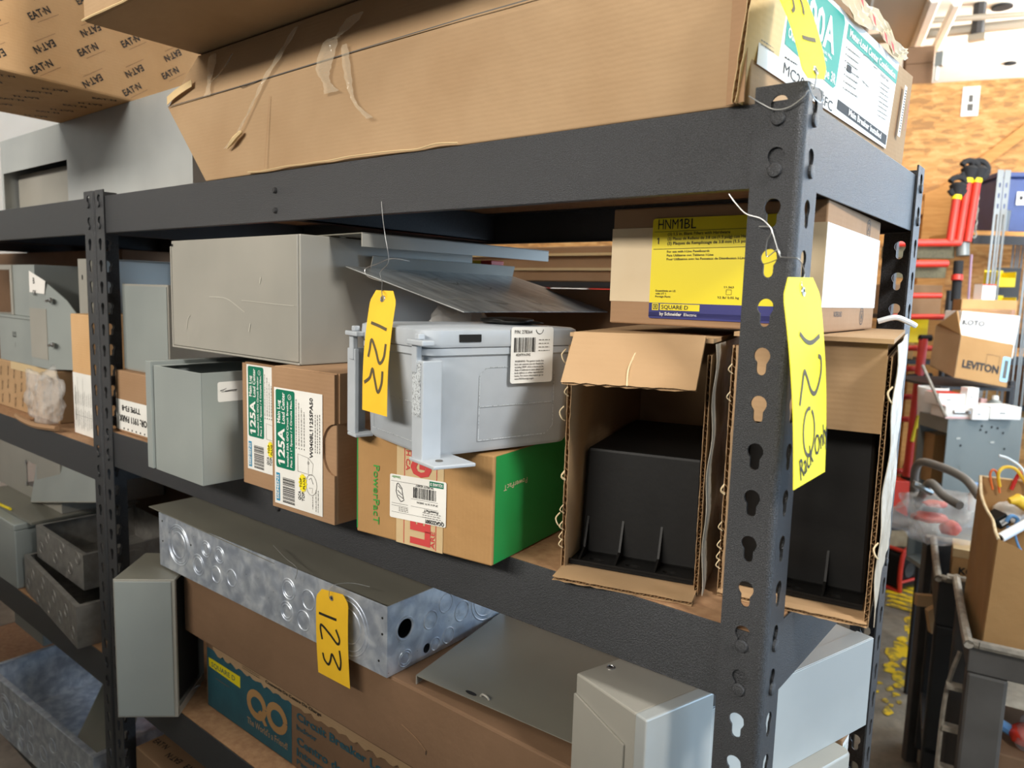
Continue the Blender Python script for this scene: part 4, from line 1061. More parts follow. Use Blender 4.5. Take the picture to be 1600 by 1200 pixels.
s.line([(0, 0), (.2, .0008), (.45, .004), (.62, .006), (.80, .0055)], .0013, 'inkgrey', .0002); s.line([(.20, .0010), (.205, -.002), (.25, .0012)], .0008, 'ink', .0002)
obj('seam', s.mb, t)
mb = MB(); rs = random.Random(12)       # frayed tape and liner along the bottom edge
pts = [(-.74+.03*i, -.0015+rs.uniform(-.001, .001), TZ+.0018+rs.uniform(-.0008, .0018)) for i in range(22)]
mb.tube(bez(pts[:14], 4), .0010, 'tapetan', 5); obj('frayed_edge', mb, t)
mb = MB()
mb.grid(lambda u, v: (-.955+.075*u, -.003-.0025*math.sin(3*u), 1.9365+.012*v*(1-.2*u)+.016*u), 6, 3, 'cardlight', .0006); obj('torn_paper', mb, t, label='pale torn liner curling at the left end')
def film(pts, w, name, m='cleartape'):
    mb = MB(); Q = bez(pts, 6); k = len(Q)-1
    mb.grid(lambda u, v: tuple(Q[int(round(u*k))]+V3(((v-.5)*w*(1+.4*math.sin(u*7)), -.001-.0018*abs(math.sin(u*23+v*7)), 0))), k, 4, m); return obj(name, mb, t, smooth=True)
def uf(px, py, y=-.003): return ony(px, py, y)
film([uf(466, 42), uf(440, 85), uf(415, 125), uf(398, 160), uf(375, 205), uf(355, 232)], .010, 'tape_strip')
film([uf(335, 85), uf(330, 120), uf(326, 150)], .016, 'tape_strip'); film([uf(366, 84), uf(348, 112), uf(330, 130)], .004, 'tape_strip')
film([uf(560, 22), uf(538, 50), uf(522, 62)], .022, 'tape_strip'); film([uf(520, 60), uf(508, 105), uf(512, 128), uf(520, 145)], .024, 'tape_strip'); film([uf(540, 70), uf(546, 120), uf(556, 160), uf(580, 185)], .010, 'tape_strip')
mb = MB(); mb.tube(bez([uf(355, 232, -.0045), uf(368, 215, -.006), uf(378, 205, -.005)]), [.001, .0012, .002, .003, .0036, .004, .0036, .0034, .003, .003, .003, .002, .001][:13], 'cardlight', 6); obj('torn_paper', mb, t)
s = Sheet(FRONT(-.0026))
def dline(px0, px1, w_, m, sh=s):
    a, b = ony(*px0, 0), ony(*px1, 0); sh.line([(a.x, a.z), (b.x, b.z)], w_, m, .0001)
dline((424, 150), (416, 262), .0009, 'cardbrown'); obj('crease', s.mb, t)
# end closure and flap
A_ = V3((-.0450, -.0050, 0)); B_ = V3((-.0200, .4150, 0)); dE = (B_-A_).normalized()
mb = MB(); corr(mb, tuple(A_+V3((-.006, -.003, TZ))), (.014, -.008, .100), (.004, .060, 0), .0038, .0068, 'cardlight', ragged=.0015, seed=21)
mb.grid(lambda u, v: tuple(A_+V3((-.016+.016*u, .0035-.004*u, TZ+.178*v))), 3, 6, 'cardbrown', .001); obj('end_flap', mb, t)
s = Sheet(planar(tuple(A_+V3((.0012, 0, 0))), tuple(dE), (0, 0, 1)))
b0, b1 = 1.8485, 1.8385
s.poly([(.0140, 1.8490), (.3480, 1.8385), (.3700, 1.9350), (.0200, 1.9420)], 'labelwhite', 0)
s.poly([(.0620, 1.8760), (.1760, 1.8660), (.1820, 1.8690), (.1940, 1.9290), (.1900, 1.9340), (.0740, 1.9370), (.0680, 1.9330)], 'teal', .0003)
s.text('200A', .0860, 1.8985, .0285, 'labelwhite', .0850, -.04, .03, .0006)
s.text('Outdoor', .0670, 1.8830, .0080, 'labelwhite', .0330, -.06, .02, .0006); s.text('Type 3R', .1400, 1.8720, .0090, 'labelwhite', .0400, -.06, .02, .0006)
s.rect(.1240, 1.8870, .1330, 1.8955, 'labelwhite', .0006); s.rect(.126, 1.889, .131, 1.8935, 'teal', .0008); s.text('Circuits Max.', .1370, 1.8905, .0035, 'labelwhite', .030, -.06, .01, .0006); s.text('Circuits', .1370, 1.8855, .0035, 'labelwhite', .018, -.06, .01, .0006)
s.text('MC2040B1EFC', .0630, 1.8535, .0090, 'ink', .1150, -.075, .0, .0004)
s.fine(.064, 1.8662, .090, 'ink', .0012)
s.poly([(.2010, 1.9170), (.3640, 1.9110), (.3670, 1.9250), (.2040, 1.9310)], 'teal', .0003); s.text('Meter-Load Center Combination', .2080, 1.9205, .0070, 'labelwhite', .1500, -.038, .03, .0006)
s.poly([(.1900, 1.8500), (.3460, 1.8420), (.3475, 1.8525), (.1910, 1.8590)], 'ink', .0003); s.text('Main Breaker Installed', .2220, 1.8505, .0060, 'labelwhite', .1050, -.048, .03, .0006)
s.barcode(.0300, 1.8820, .0570, 1.9300, 'inkgrey', True, n=16); s.text('0 20632 06421', .031, 1.8790, .003, 'inkgrey', .024, -.04)
for k in range(4): s.fine(.018, 1.8735-k*.003, .042, 'inkgrey', .0009)
for k in range(7): s.rect(.2020, 1.9085-k*.0062, .2035, 1.9100-k*.0062, 'ink', .0004); s.fine(.2060, 1.9090-k*.0062, .2430-.003*(k % 3), 'inkgrey', .0011)
s.rect(.208, 1.8890, .2200, 1.8950, 'ink', .0006)
for P in ([(.250, 1.914), (.252, 1.866), (.276, 1.862), (.272, 1.916), (.250, 1.914)], [(.258, 1.908), (.260, 1.872)], [(.266, 1.909), (.268, 1.868)], [(.282, 1.916), (.285, 1.862), (.300, 1.860), (.298, 1.916), (.282, 1.916)], [(.288, 1.912), (.290, 1.866)], [(.240, 1.900), (.238, 1.875), (.246, 1.868)], [(.284, 1.911), (.297, 1.911)], [(.253, 1.890), (.274, 1.888)]): s.line(P, .0006, 'inkgrey', .0005)
for k in range(8): s.rect(.309, 1.9005-k*.0048, .3102, 1.9015-k*.0048, 'ink', .0004); s.fine(.312, 1.9010-k*.0048, .343-.004*(k % 2), 'inkgrey', .0009)
s.text('Bottom feed', .309, 1.9075, .0034, 'inkgrey', .028, -.04)
obj('label', s.mb, t, label='large white label with green 200A block')
s = Sheet(planar(tuple(A_+V3((.0022, 0, 0))), tuple(dE), (0, 0, 1))); s.poly([(.3800, 1.8580), (.3890, 1.8575), (.4010, 1.9150), (.3920, 1.9160)], 'labelwhite', .001)
for k in range(16): s.rect(.3835+k*.0007, 1.863+k*.0031, .3885+k*.0007, 1.8642+k*.0031, 'ink', .0012)
s.text('CAUTION', .410, 1.868, .004, 'redprint', .035, PI/2-.2, .0, .0004)
obj('label', s.mb, t, label='narrow white barcode strip near the far end')
mb = MB(); mb.grid(lambda u, v: tuple(A_+dE*(.13+.25*u)+V3((.003+.004*abs(math.sin(u*19+v*7)), 0, 1.938+.030*v*(1-.6*u)+.004*math.sin(u*13)))), 22, 6, 'tapetan', .0005); obj('torn_tape', mb, t, smooth=True)
s = Sheet(planar(tuple(A_+V3((.0085, 0, 0))), tuple(dE), (0, 0, 1)))
for a_, z_ in ((.17, 1.962), (.205, 1.958), (.245, 1.951), (.285, 1.945), (.31, 1.942)): s.poly([(a_, z_), (a_+.010, z_-.002), (a_+.016, z_-.010), (a_+.006, z_-.006)], 'redprint', .0)
obj('tape_print', s.mb, t)
# ---- upper dark carton
t = thing('long_carton', 'brown carton resting on the long battered carton and overhanging it', 'box', (-.8795, -.1482, 1.9990), 0)
mb = MB(); mb.box(0, .62, 0, .50, 0, .30, 'cardlong'); obj('body', mb, t, bevel=.004)
mb = MB(); rs = random.Random(6); mb.tube(bez([(.0+.03*i, -.001, .0005+rs.uniform(0, .002)) for i in range(10)], 4), .0015, 'cardlight', 5); obj('frayed_edge', mb, t)
# ---- galvanised grey cabinet and patterned carton over rack 2
t = thing('steel_cabinet', 'wide pale grey steel cabinet tub lying on the top shelf behind the long carton', 'cabinet', (-1.852, .0450, TZ), 0)
X, Y, Z_ = .8770, .350, .1655
mb = MB(); v, f = plate([(0, 0), (X, 0), (X, Z_), (0, Z_)], [[(.012, .008), (.380, .008), (.380, .0920), (.012, .0920)]], .0014)
mb.add(v, f, 'steelwhite', Matrix(((1, 0, 0, 0), (0, 0, 1, .0007), (0, 1, 0, 0), (0, 0, 0, 1))))
mb.box(0, X, Y-.0014, Y, 0, Z_, 'steelwhite'); mb.box(0, .0014, .0014, Y-.0014, 0, Z_, 'steelwhite'); mb.box(X-.0014, X, .0014, Y-.0014, 0, Z_, 'steelwhite'); mb.box(.0014, X-.0014, .0014, Y-.0014, Z_-.0014, Z_, 'steelwhite'); mb.box(.0014, X-.0014, .0014, Y-.0014, 0, .0014, 'steelwhite')
obj('body', mb, t, bevel=.0006)
mb = MB(); mb.box(.013, .379, .030, .0315, .0015, .0915, 'greypaint'); obj('inner_panel', mb, t)
t = thing('patterned_carton', 'tan carton printed all over with black logos, hanging over the grey cabinet front', 'box', (-1.4680, -.3320, TZ+.1662), .1)
mb = MB(); mb.box(0, .318, 0, .72, 0, .34, 'cardorange'); obj('body', mb, t, bevel=.004)
s = Sheet(SIDE(.3184)); eaton_rows(s, [.06+.0735*i for i in range(9)], .0165, .0405, .60, .0105, .0370, rows=7, vmax=.32)
obj('side_print', s.mb, t)
s = s2 = Sheet(planar((0, 0, -.0003), (0, 1, 0), (1, 0, 0))); eaton_rows(s2, [.08+.08*i for i in range(8)], .03, .05, .6, .0105, .037, rows=6, vmax=.3)
obj('print', s.mb, t)

# ================================================================== YELLOW TAGS
def yellow_tag(name, label, c, mat_, strokes, bulge, ink, extra=None, sw=.0034):
    """c: four corners, eyelet end first: e0 (left) e1 (right) f1 f0 at the far end"""
    e0, e1, f1, f0 = [V3(p) for p in c]; W_ = (e1-e0).length; H_ = (f0-e0).length
    nrm = (e1-e0).cross(f0-e0).normalized()
    if nrm.dot(CP-e0) < 0: nrm = -nrm
    def F(u, v, h=0.0):
        p = (e0*(1-u)+e1*u)*(1-v)+(f0*(1-u)+f1*u)*v
        return p+nrm*(bulge(v)+h)
    t = thing(name, label, 'tag', tuple(e0.lerp(e1, .5)))
    base = t.location.copy()
    mb = MB(); ch = .17; cv = .09; NV = 26; NU = 8; vs = []; fs = []
    for j in range(NV+1):
        v = (j/NV)**1.0; a = ch*max(0, 1-v/cv)
        for i in range(NU+1):
            u = a+(1-2*a)*i/NU
            vs.append(F(u, v)-base)
    k = NU+1; N_ = len(vs)
    vs += [p-nrm*.0005 for p in vs]
    for j in range(NV):
        for i in range(NU):
            q = (j*k+i, j*k+i+1, (j+1)*k+i+1, (j+1)*k+i); fs.append(q); fs.append(tuple(reversed([x+N_ for x in q])))
    rim = [i for i in range(k)]+[j*k+NU for j in range(1, NV+1)]+[NV*k+i for i in range(NU-1, -1, -1)]+[j*k for j in range(NV-1, 0, -1)]
    for i in range(len(rim)): fs.append((rim[i], rim[(i+1) % len(rim)], rim[(i+1) % len(rim)]+N_, rim[i]+N_))
    mb.add(vs, fs, mat_); obj('card', mb, t, smooth=True)
    s = Sheet(lambda u, v, h: F(u/W_, v/H_, h)-base)
    for P in strokes: s.stroke([(u*W_, v*H_) for u, v in P], sw, ink, .0004)
    if extra: extra(s, W_, H_)
    obj('number', s.mb, t, label='handwritten marker number')
    c0 = F(.5, .072); ax = (e1-e0).normalized(); ay = nrm.cross(ax)
    mb = MB(); M = Matrix(((ax.x, ay.x, nrm.x, c0.x-base.x), (ax.y, ay.y, nrm.y, c0.y-base.y), (ax.z, ay.z, nrm.z, c0.z-base.z), (0, 0, 0, 1)))
    mb.lathe([(.0036, .0001), (.0034, .0010), (.0024, .0012), (.0018, .0004)], 'screw', M, 16, cap=False); mb.lathe([(.0019, .0002), (.0019, .0005)], 'holeblack', M, 12)
    obj('eyelet', mb, t, smooth=True)
    return t, F
y123 = .0060
c = [ony(495, 918, y123), ony(545, 931, y123), ony(547, 1076, y123-.004), ony(498, 1050, y123-.004)]
yellow_tag('yellow_tag', 'yellow tag numbered 123 hanging in front of the galvanised tub', c, 'tagyellow',
    [[(.10, .28), (.38, .288), (.66, .294)], [(.20, .573), (.16, .409), (.44, .476), (.68, .556), (.75, .504), (.64, .402)], [(.20, .728), (.24, .80), (.36, .84), (.44, .78), (.5, .70), (.62, .78), (.72, .836), (.77, .745), (.74, .62)]], lambda v: .0006+.002*math.sin(PI*v), 'markerdark')
mid = c[0].lerp(c[1], .5)+V3((0, -.0030, -.009))
wire('tag_wire', 'thin wire tying tag 123 to the galvanised tub edge', [mid+V3((0, -.001, 0)), mid+V3((.001, -.003, .009)), mid+V3((.003, .002, .019)), mid+V3((.018, .020, .0205)), mid+V3((.036, .035, .0160))])
wire('loose_wire', 'loose wire end sticking up from the tub lid left of tag 123', [ony(427, 852, .03), ony(446, 872, .012), ony(464, 888, -.001), ony(461, 905, .0015)])
c = [ony(581, 453, -.075), ony(621, 455, -.079), ony(604, 651, -.112), ony(566, 640, -.104)]
yellow_tag('yellow_tag', 'yellow tag numbered 122 hanging before the grey plastic box', c, 'tagyellow',
    [[(.18, .28), (.5, .30), (.82, .325)], [(.85, .44), (.82, .55), (.66, .60), (.48, .50), (.28, .42), (.24, .50), (.20, .565)], [(.80, .66), (.78, .76), (.64, .83), (.50, .73), (.40, .655), (.30, .73), (.08, .775)]], lambda v: .006*math.sin(PI*v)*0.6, 'marker', sw=.0032)
m0 = c[0].lerp(c[1], .5)+V3((0, -.0015, -.012))
wire('tag_wire', 'thin wire from tag 122 up over the tilted panel edge', [m0, m0+V3((-.001, -.001, .012)), ony(597, 440, -.008), ony(594, 425, -.0), ony(607, 408, -.004), ony(602, 370, -.006), ony(598, 340, -.002), ony(596, 315, 0.0015)])
wire('loose_wire', 'short curled wire on the tilted panel above tag 122', [ony(597, 440, -.006), ony(575, 432, -.004), ony(571, 420, -.002), ony(590, 412, .0), ony(612, 404, .002), ony(640, 408, .02)])
def on120(px, py, x): return onx(px, py, x)
c = [on120(1221, 433, .0085), on120(1279, 434, .0075), on120(1289, 737, .030), on120(1240, 766, .026)]
def ex120(s, W_, H_):
    s.ring(.44*W_, .755*H_, .17*W_, .0030, 'marker', .0004, R(-60), R(285), ry=.115*H_)
    s.text('Rack Only', .20*W_, .975*H_, -.0165, 'markerdark', .88*W_, -.28, .004, .0005)
yellow_tag('yellow_tag', 'large bright yellow tag numbered 120 on the corner post', c, 'tagbright',
    [[(.30, .27), (.45, .312), (.62, .325), (.86, .30)], [(.78, .40), (.86, .42), (.82, .50), (.66, .575), (.52, .56), (.40, .475), (.34, .46), (.26, .53), (.18, .61)]], lambda v: .003*math.sin(PI*v), 'marker', ex120, .0036)
e_ = c[0].lerp(c[1], .5)+V3((.0030, 0, -.012))
wire('tag_wire', 'thin bright wire holding tag 120 through the post keyholes', [e_, e_+V3((-.002, -.0016, .008)), onx(1257, 430, .0025), onx(1254, 415, .0035), onx(1246, 404, .005), ony(1224, 402, -.0050), ony(1218, 398, -.0050), ony(1208, 366, -.0050), ony(1203, 354, -.0045), ony(1188, 341, -.005), ony(1166, 334, -.0055), ony(1150, 318, -.006), ony(1139, 303, -.006)])
wire('tag_wire', 'bright wire loop through a keyhole beside tag 120', [ony(1186, 354, -.0030), ony(1203, 355, -.0032), ony(1206, 362, -.0035), ony(1199, 376, -.003), ony(1197, 392, -.0025), ony(1199, 401, -.0015), ony(1210, 393, -.0028), ony(1216, 390, -.0035), ony(1219, 397, -.004)])
wire('loose_wire', 'fine dark wire running left from the corner post keyhole', [ony(1215, 405, -.002), ony(1200, 411, .004), ony(1180, 415, .010), ony(1163, 419, .012)], r=.0003, m='inkgrey')
c = [onx(1256, 121, .0065), onx(1294, 124, .0065), onx(1246, -34, -.020), onx(1206, -26, -.024)]
yellow_tag('yellow_tag', 'bright yellow tag with 21 in marker standing up at the top of the corner post', c, 'tagbright',
    [[(.78, .36), (.50, .375), (.28, .395)], [(.62, .62), (.70, .70), (.72, .80), (.55, .93), (.45, .80), (.36, .70), (.22, .66)]], lambda v: .003*math.sin(PI*v), 'marker')
wire('tag_wire', 'thin wire bent round the top of the corner post', [onx(1276, 115, .0100), onx(1272, 138, .004), ony(1262, 142, -.003), ony(1255, 152, -.003), ony(1232, 168, -.0028), ony(1210, 171, -.0026), ony(1190, 162, -.003), ony(1170, 150, -.006)])
wire('tag_wire', 'short twisted wires hanging below the upright tag', [onx(1262, 128, .003), onx(1270, 150, .003), onx(1283, 160, .0025), onx(1282, 140, .0035), onx(1268, 133, .0028)])
# ================================================================== RACK 2
# ---- middle shelf
t = thing('patterned_carton', 'long tan carton with small black logo print on the far rack middle shelf', 'box', (-1.960, .0464, M2Z+.0003), 0)
carton(t, .385, .30, .1150, 'card')
s = Sheet(FRONT(-.0003)); eaton_rows(s, [.03+.045*i for i in range(8)], .018, .034, PI/2-.25, .0060, .0220, rows=3, vmax=.1)
obj('print', s.mb, t)
mb = MB(); mb.box(.10, .385, -.0012, 0, .098, .116, 'tapetan'); obj('torn_edge', mb, t)
t = thing('cardboard_carton', 'narrow carton with a white printed label between the bagged part and the posts', 'box', (-1.4540, .0320, M2Z+.0003), 0)
mb = MB(); mb.box(0, .0960, 0, .26, 0, .2460, 'cardorange'); obj('body', mb, t, bevel=.002)
s = Sheet(FRONT(-.0004)); s.rect(.0012, .0015, .0955, .1270, 'labelwhite', 0)
for k in range(9):
    u = .010+.0095*k
    for v0, v1 in ((.012+.004*(k % 3), .05+.004*(k % 2)), (.062, .085+.003*(k % 3))): fine_v(s, u, v0, v1, 'ink', .0012)
fine_v(s, .0125, .03, .10, 'ink', .0022); s.line([(.024, .010), (.024, .118)], .0005); s.line([(.05, .010), (.05, .118)], .0005); s.line([(.008, .040), (.09, .040)], .0004)
obj('label', s.mb, t, label='tall white printed label')
s = Sheet(planar((-.0004, .26, 0), (0, -1, 0), (0, 0, 1))); s.rect(.0, .0, .26, .127, 'redprint', 0); obj('side_print', s.mb, t)
t = thing('metal_enclosure', 'tall narrow grey steel box with one small hole, behind the far post of the pair', 'enclosure', (-1.5085, .0700, M2Z+.1200), 0)
mb = MB(); loft(mb, [rr_ring(0, .0450, 0, .20, .004, 0), rr_ring(0, .0450, 0, .20, .004, .2380)], 'greypaint')
mb.box(.0450, .1180, 0, .0012, .128, .238, 'greydark'); mb.box(.0450, .1180, .0012, .2, .2368, .2380, 'greydark')
obj('body', mb, t, smooth=True)
mb = MB(); mb.lathe([(.0042, 0), (.0042, .0004)], 'holeblack', MF(.024, .200, -.0001) @ Matrix.Diagonal((.7, 1.3, 1, 1)), 12); obj('hole', mb, t)
t = thing('steel_bracket', 'slim upright grey steel plate beside the narrow labelled carton', 'bracket', (-1.4850, .052, M2Z+.0003), 0)
mb = MB(); mb.hexa([(-.012, 0, 0), (.016, 0, 0), (.016, .18, 0), (-.012, .18, 0)], [(.012, 0, .165), (.0205, 0, .165), (.0205, .18, .165), (.012, .18, .165)], 'greypaint2'); obj('plate', mb, t, bevel=.001)
# grey boxes above the long patterned carton
t = thing('metal_enclosure', 'flat grey steel box with small handwriting on the long patterned carton', 'enclosure', (-1.960, .0500, M2Z+.1157), 0)
mb = MB(); loft(mb, [rr_ring(0, .268, 0, .24, .02, 0), rr_ring(0, .268, 0, .24, .02, .105), rr_ring(-.004, .272, -.004, .244, .02, .106), rr_ring(-.004, .272, -.004, .244, .02, .112)], 'greypaint2'); obj('body', mb, t, smooth=True)
s = Sheet(FRONT(-.0004)); s.text('LLS', .112, .060, .013, 'ink', .022); s.line([(.127, .048), (.127, .036)], .001); obj('writing', s.mb, t, label='handwritten black letters')
t = thing('metal_enclosure', 'open grey steel box on its side stacked on the flat grey box, leftmost in view', 'enclosure', (-1.960, .0550, M2Z+.2282), 0)
mb = MB(); X, Y, Z_ = .255, .23, .118; w = .002
mb.box(0, X, Y-w, Y, 0, Z_, 'greydark'); mb.box(X-w, X, 0, Y-w, 0, Z_, 'greypaint2'); mb.box(0, X-w, 0, Y-w, Z_-w, Z_, 'greypaint'); mb.box(0, X-w, 0, Y-w, 0, w, 'greypaint')
mb.box(0, .118, -.004, 0, Z_-.012, Z_, 'greypaint'); mb.box(.104, .118, -.004, 0, 0, Z_-.012, 'greypaint'); mb.box(.118, X, -.001, .001, 0, Z_, 'greypaint2')
obj('body', mb, t, bevel=.001)
t = thing('steel_bracket', 'bent grey angle bracket with two bolts and a handwritten tape strip', 'bracket', (-1.6880, .036, M2Z+.1200), 0)
X = .098
mb = MB(); v, f = plate([(0, 0), (X, 0), (X, .185), (0, .172)], [], .002); mb.add(v, f, 'greypaint2', Matrix(((1, 0, 0, 0), (0, 0, 1, .001), (0, 1, 0, 0), (0, 0, 0, 1))))
P = [(0, 0), (.12, 0), (.12, .02), (.085, .095), (.045, .150), (.0, .188)]
v, f = plate(P, [], .002); mb.add(v, f, 'greypaint2', Matrix(((.80, 0, 0, X), (.6, 0, 1, .001), (0, 1, 0, 0), (0, 0, 0, 1)))); obj('plate', mb, t, bevel=.0006)
mb = MB(); mb.box(.002, X, -.0012, 0, .020, .130, 'greypaint'); obj('rubbed_patch', mb, t)
for z in (.055, .150):
    mb = MB(); mb.lathe([(.006, 0), (.006, .004), (.003, .006), (.003, .012)], 'screw', Matrix.Translation((X+.016, .005, z)) @ Matrix.Rotation(PI/2+.2, 4, 'X'), 10); obj('bolt', mb, t, smooth=True)
s = Sheet(FRONT(-.002)); s.poly([(.010, .165), (.096, .162), (.104, .190), (.012, .212)], 'whitebox', 0); s.text('B', .035, .184, .013, 'ink', .009); s.text('OK', .030, .158, .012, 'ink', .022); obj('tape', s.mb, t, label='white tape with handwriting')
t = thing('cardboard_carton', 'dusky brown carton at the back of the far rack middle shelf', 'box', (-2.80, .270, M2Z+.0003), 0)
carton(t, 1.04, .128, .3945, 'cardshade')
t = thing('metal_enclosure', 'tall blue-grey steel cabinet at the back right of the far rack middle shelf', 'enclosure', (-1.625, .285, M2Z+.0003), 0)
mb = MB(); mb.box(0, .235, 0, .12, 0, .3600, 'cabgrey'); obj('body', mb, t, bevel=.002)
mb = MB(); mb.box(.004, .231, -.002, 0, .25, .356, 'greypaint2'); obj('cover', mb, t)
o = blob('plastic_bag', 'crumpled clear plastic bag lying before the long patterned carton', 'bag', (-1.562, .016, M2Z+.060), .088, .022, .062, 'film', 5, .5, 0, 4)
mb = MB(); mb.tube(bez([(-1.675, -.004, M2Z+.012), (-1.62, -.010, M2Z+.010), (-1.55, -.008, M2Z+.007), (-1.47, .004, M2Z+.010)]), .006, 'cardbrown', 6); o = obj('torn_cardboard', mb, smooth=True); tag(o, 'torn scrap of brown cardboard under the clear bag', 'cardboard')
# ---- third shelf
def wire_tub(name, label, loc, rz, X, Y, H, m, kos, side=(), lip=.010, group=None):
    t = thing(name, label, 'electrical box', loc, rz, group); tub(t, X, Y, H, m, lip=lip)
    for x, z, rs_ in kos: ko(t, MF(x, z), rs_, m=m)
    for y, z, rs_ in side: ko(t, MS(y, z, X), rs_, m=m)
    return t
rs = random.Random(9)
kk = [(.03+.042*i, .025+.036*((i*7) % 2)+rs.uniform(-.004, .004), (.013, .009)) for i in range(9)]
wire_tub('galvanised_tub', 'dull galvanised tub resting directly on the far rack shelf beam', (-1.7355, .0140, LZ+.0003), -.0898, .3937, .24, .0875, 'galvdull', kk, [(.10, .044, (.034, .026))])
kk = [(.03+.045*i, .028+.034*((i*5) % 2), (.012,)) for i in range(6)]
wire_tub('galvanised_tub', 'dull galvanised tub stacked on the other one, against the left posts', (-1.6990, .0300, LZ+.0885), -.03, .2850, .22, .0760, 'galvdull', kk, [(.10, .040, (.030, .022))])
t = thing('sheet_metal_cover', 'smooth grey cover propped upright on the upper dull galvanised tub', 'cover', (0, 0, 0))
p = [ony(50, 826, .085), ony(150, 833, .075), ony(150, 750, .11), ony(62, 746, .12)]
p[1] = p[1]+(p[1]-p[0])*.02
zt = LZ+.0885+.0765; dz = zt-min(p[0].z, p[1].z)+.0005
p = [q+V3((0, 0, max(dz, 0))) for q in p]; n_ = (p[1]-p[0]).cross(p[3]-p[0]).normalized()*.0015
mb = MB(); mb.hexa([p[0], p[1], p[1]-n_, p[0]-n_], [p[3], p[2], p[2]-n_, p[3]-n_], 'greypaint2'); q = (p[0]-p[3]).normalized()
mb.hexa([p[0]-n_*10, p[1]-n_*10, p[1], p[0]], [p[0]-n_*10-q*.002, p[1]-n_*10-q*.002, p[1]-q*.002, p[0]-q*.002], 'greypaint'); obj('plate', mb, t)
t = thing('metal_enclosure', 'blue-grey steel box at the left edge on the far rack third shelf', 'enclosure', (-2.10, -.004, LZ+.0003), .02)
mb = MB(); mb.box(0, .345, 0, .28, 0, .1420, 'greypaint2'); mb.box(-.002, .347, -.002, .282, .1420, .158, 'greypaint2'); obj('body', mb, t, bevel=.003)
t = thing('thin_sheet', 'thin dark sheet lying on the blue-grey box at the left edge', 'panel', (-2.12, .02, LZ+.1592), .02)
mb = MB(); mb.box(0, .40, 0, .25, 0, .006, 'greydark'); obj('plate', mb, t); mb = MB(); mb.tube(bez([(.12, .002, .010), (.2, .001, .009), (.27, .0, .012)]), .0035, 'yellowbin', 6); obj('yellow_strip', mb, t, smooth=True)
t = thing('steel_cabinet', 'round-cornered grey cabinet with a dark square opening on the far rack third shelf', 'cabinet', (-2.26, .1000, LZ+.1665), 0)
mb = MB(); X, Z_ = .52, .150
v, f = plate([(0, 0), (X, 0), (X, Z_-.03), (X-.012, Z_-.01), (X-.04, Z_), (0, Z_)], [[(.295, .030), (.365, .030), (.365, .095), (.295, .095)]], .002); mb.add(v, f, 'greypaint', Matrix(((1, 0, 0, 0), (0, 0, 1, .001), (0, 1, 0, 0), (0, 0, 0, 1))))
mb.box(0, X-.04, .002, .25, Z_-.003, Z_, 'greypaint'); mb.box(X-.003, X, .002, .25, 0, Z_-.03, 'greypaint'); mb.box(0, X, .248, .25, 0, Z_-.03, 'greypaint'); mb.box(.25, .40, .06, .062, .01, .12, 'blackmatte'); obj('body', mb, t)
mb = MB(); 
for x, z in ((.300, .092), (.300, .034)): mb.lathe([(.006, 0), (.006, .003)], 'screw', MF(x, z, -.0005), 8)
obj('screws', mb, t)
mb = MB(); t = thing('cardboard_carton', 'dark brown carton behind the round-cornered cabinet under the middle shelf', 'box', (-2.24, .365, LZ+.0003), 0); carton(t, .90, .034, .30, 'cardshade')
t = thing('leaning_sheet', 'dark grey steel sheet leaning at the back left of the lower shelf', 'panel', (-1.215, .30, LZ+.0003), 0)
mb = MB(); mb.box(0, .30, .0, .10, 0, .300, 'greydark'); obj('plate', mb, t, bevel=.001)
# ---- bottom shelf
t = wire_tub('galvanised_tub', 'wide open galvanised tub with ringed knockouts at the bottom left corner', (-1.900, -.0340, BZ+.0003), .045, .575, .40, .1430, 'galv', [(.12, .070, (.044, .036, .022)), (.045, .085, (.016,)), (.19, .10, (.016,)), (.215, .055, (.016,)), (.20, .020, (.014, .009)), (.26, .035, (.016,)), (.265, .085, (.018,)), (.33, .05, (.018,)), (.38, .09, (.016,)), (.43, .05, (.02,)), (.50, .07, (.03, .02))], [(.08, .07, (.02, .014)), (.18, .07, (.03, .022))], lip=.013)
mb = MB(); mb.hexa([(.20, .16, .006), (.36, .02, .006), (.46, .06, .006), (.30, .22, .006)], [(.14, .28, .135), (.22, .20, .135), (.30, .24, .128), (.22, .31, .128)], 'greydark'); obj('bracket_plate', mb, t, bevel=.002)
mb = MB(); mb.tube(bez([(.16, .27, .138), (.20, .24, .142), (.25, .25, .140), (.29, .27, .134)]), .004, 'galv', 6); obj('terminal_strip', mb, t)
mb = MB(); mb.box(.395, .402, .05, .07, .005, .04, 'screw'); mb.lathe([(.006, 0), (.006, .012)], 'screw', Matrix.Translation((.43, .06, .02)), 8); obj('lug', mb, t)
t = thing('metal_enclosure', 'blue-grey steel box standing behind the wide open tub', 'enclosure', (-2.12, .1, BZ+.1440), 0)
mb = MB(); mb.box(0, .21, 0, .25, 0, .105, 'greypaint2'); obj('body', mb, t, bevel=.003)
for y, z, r_ in ((.05, .05, .02), (.12, .05, .018)): ko(t, MS(y, z, .2101), (r_, r_*.6), m='greypaint2')

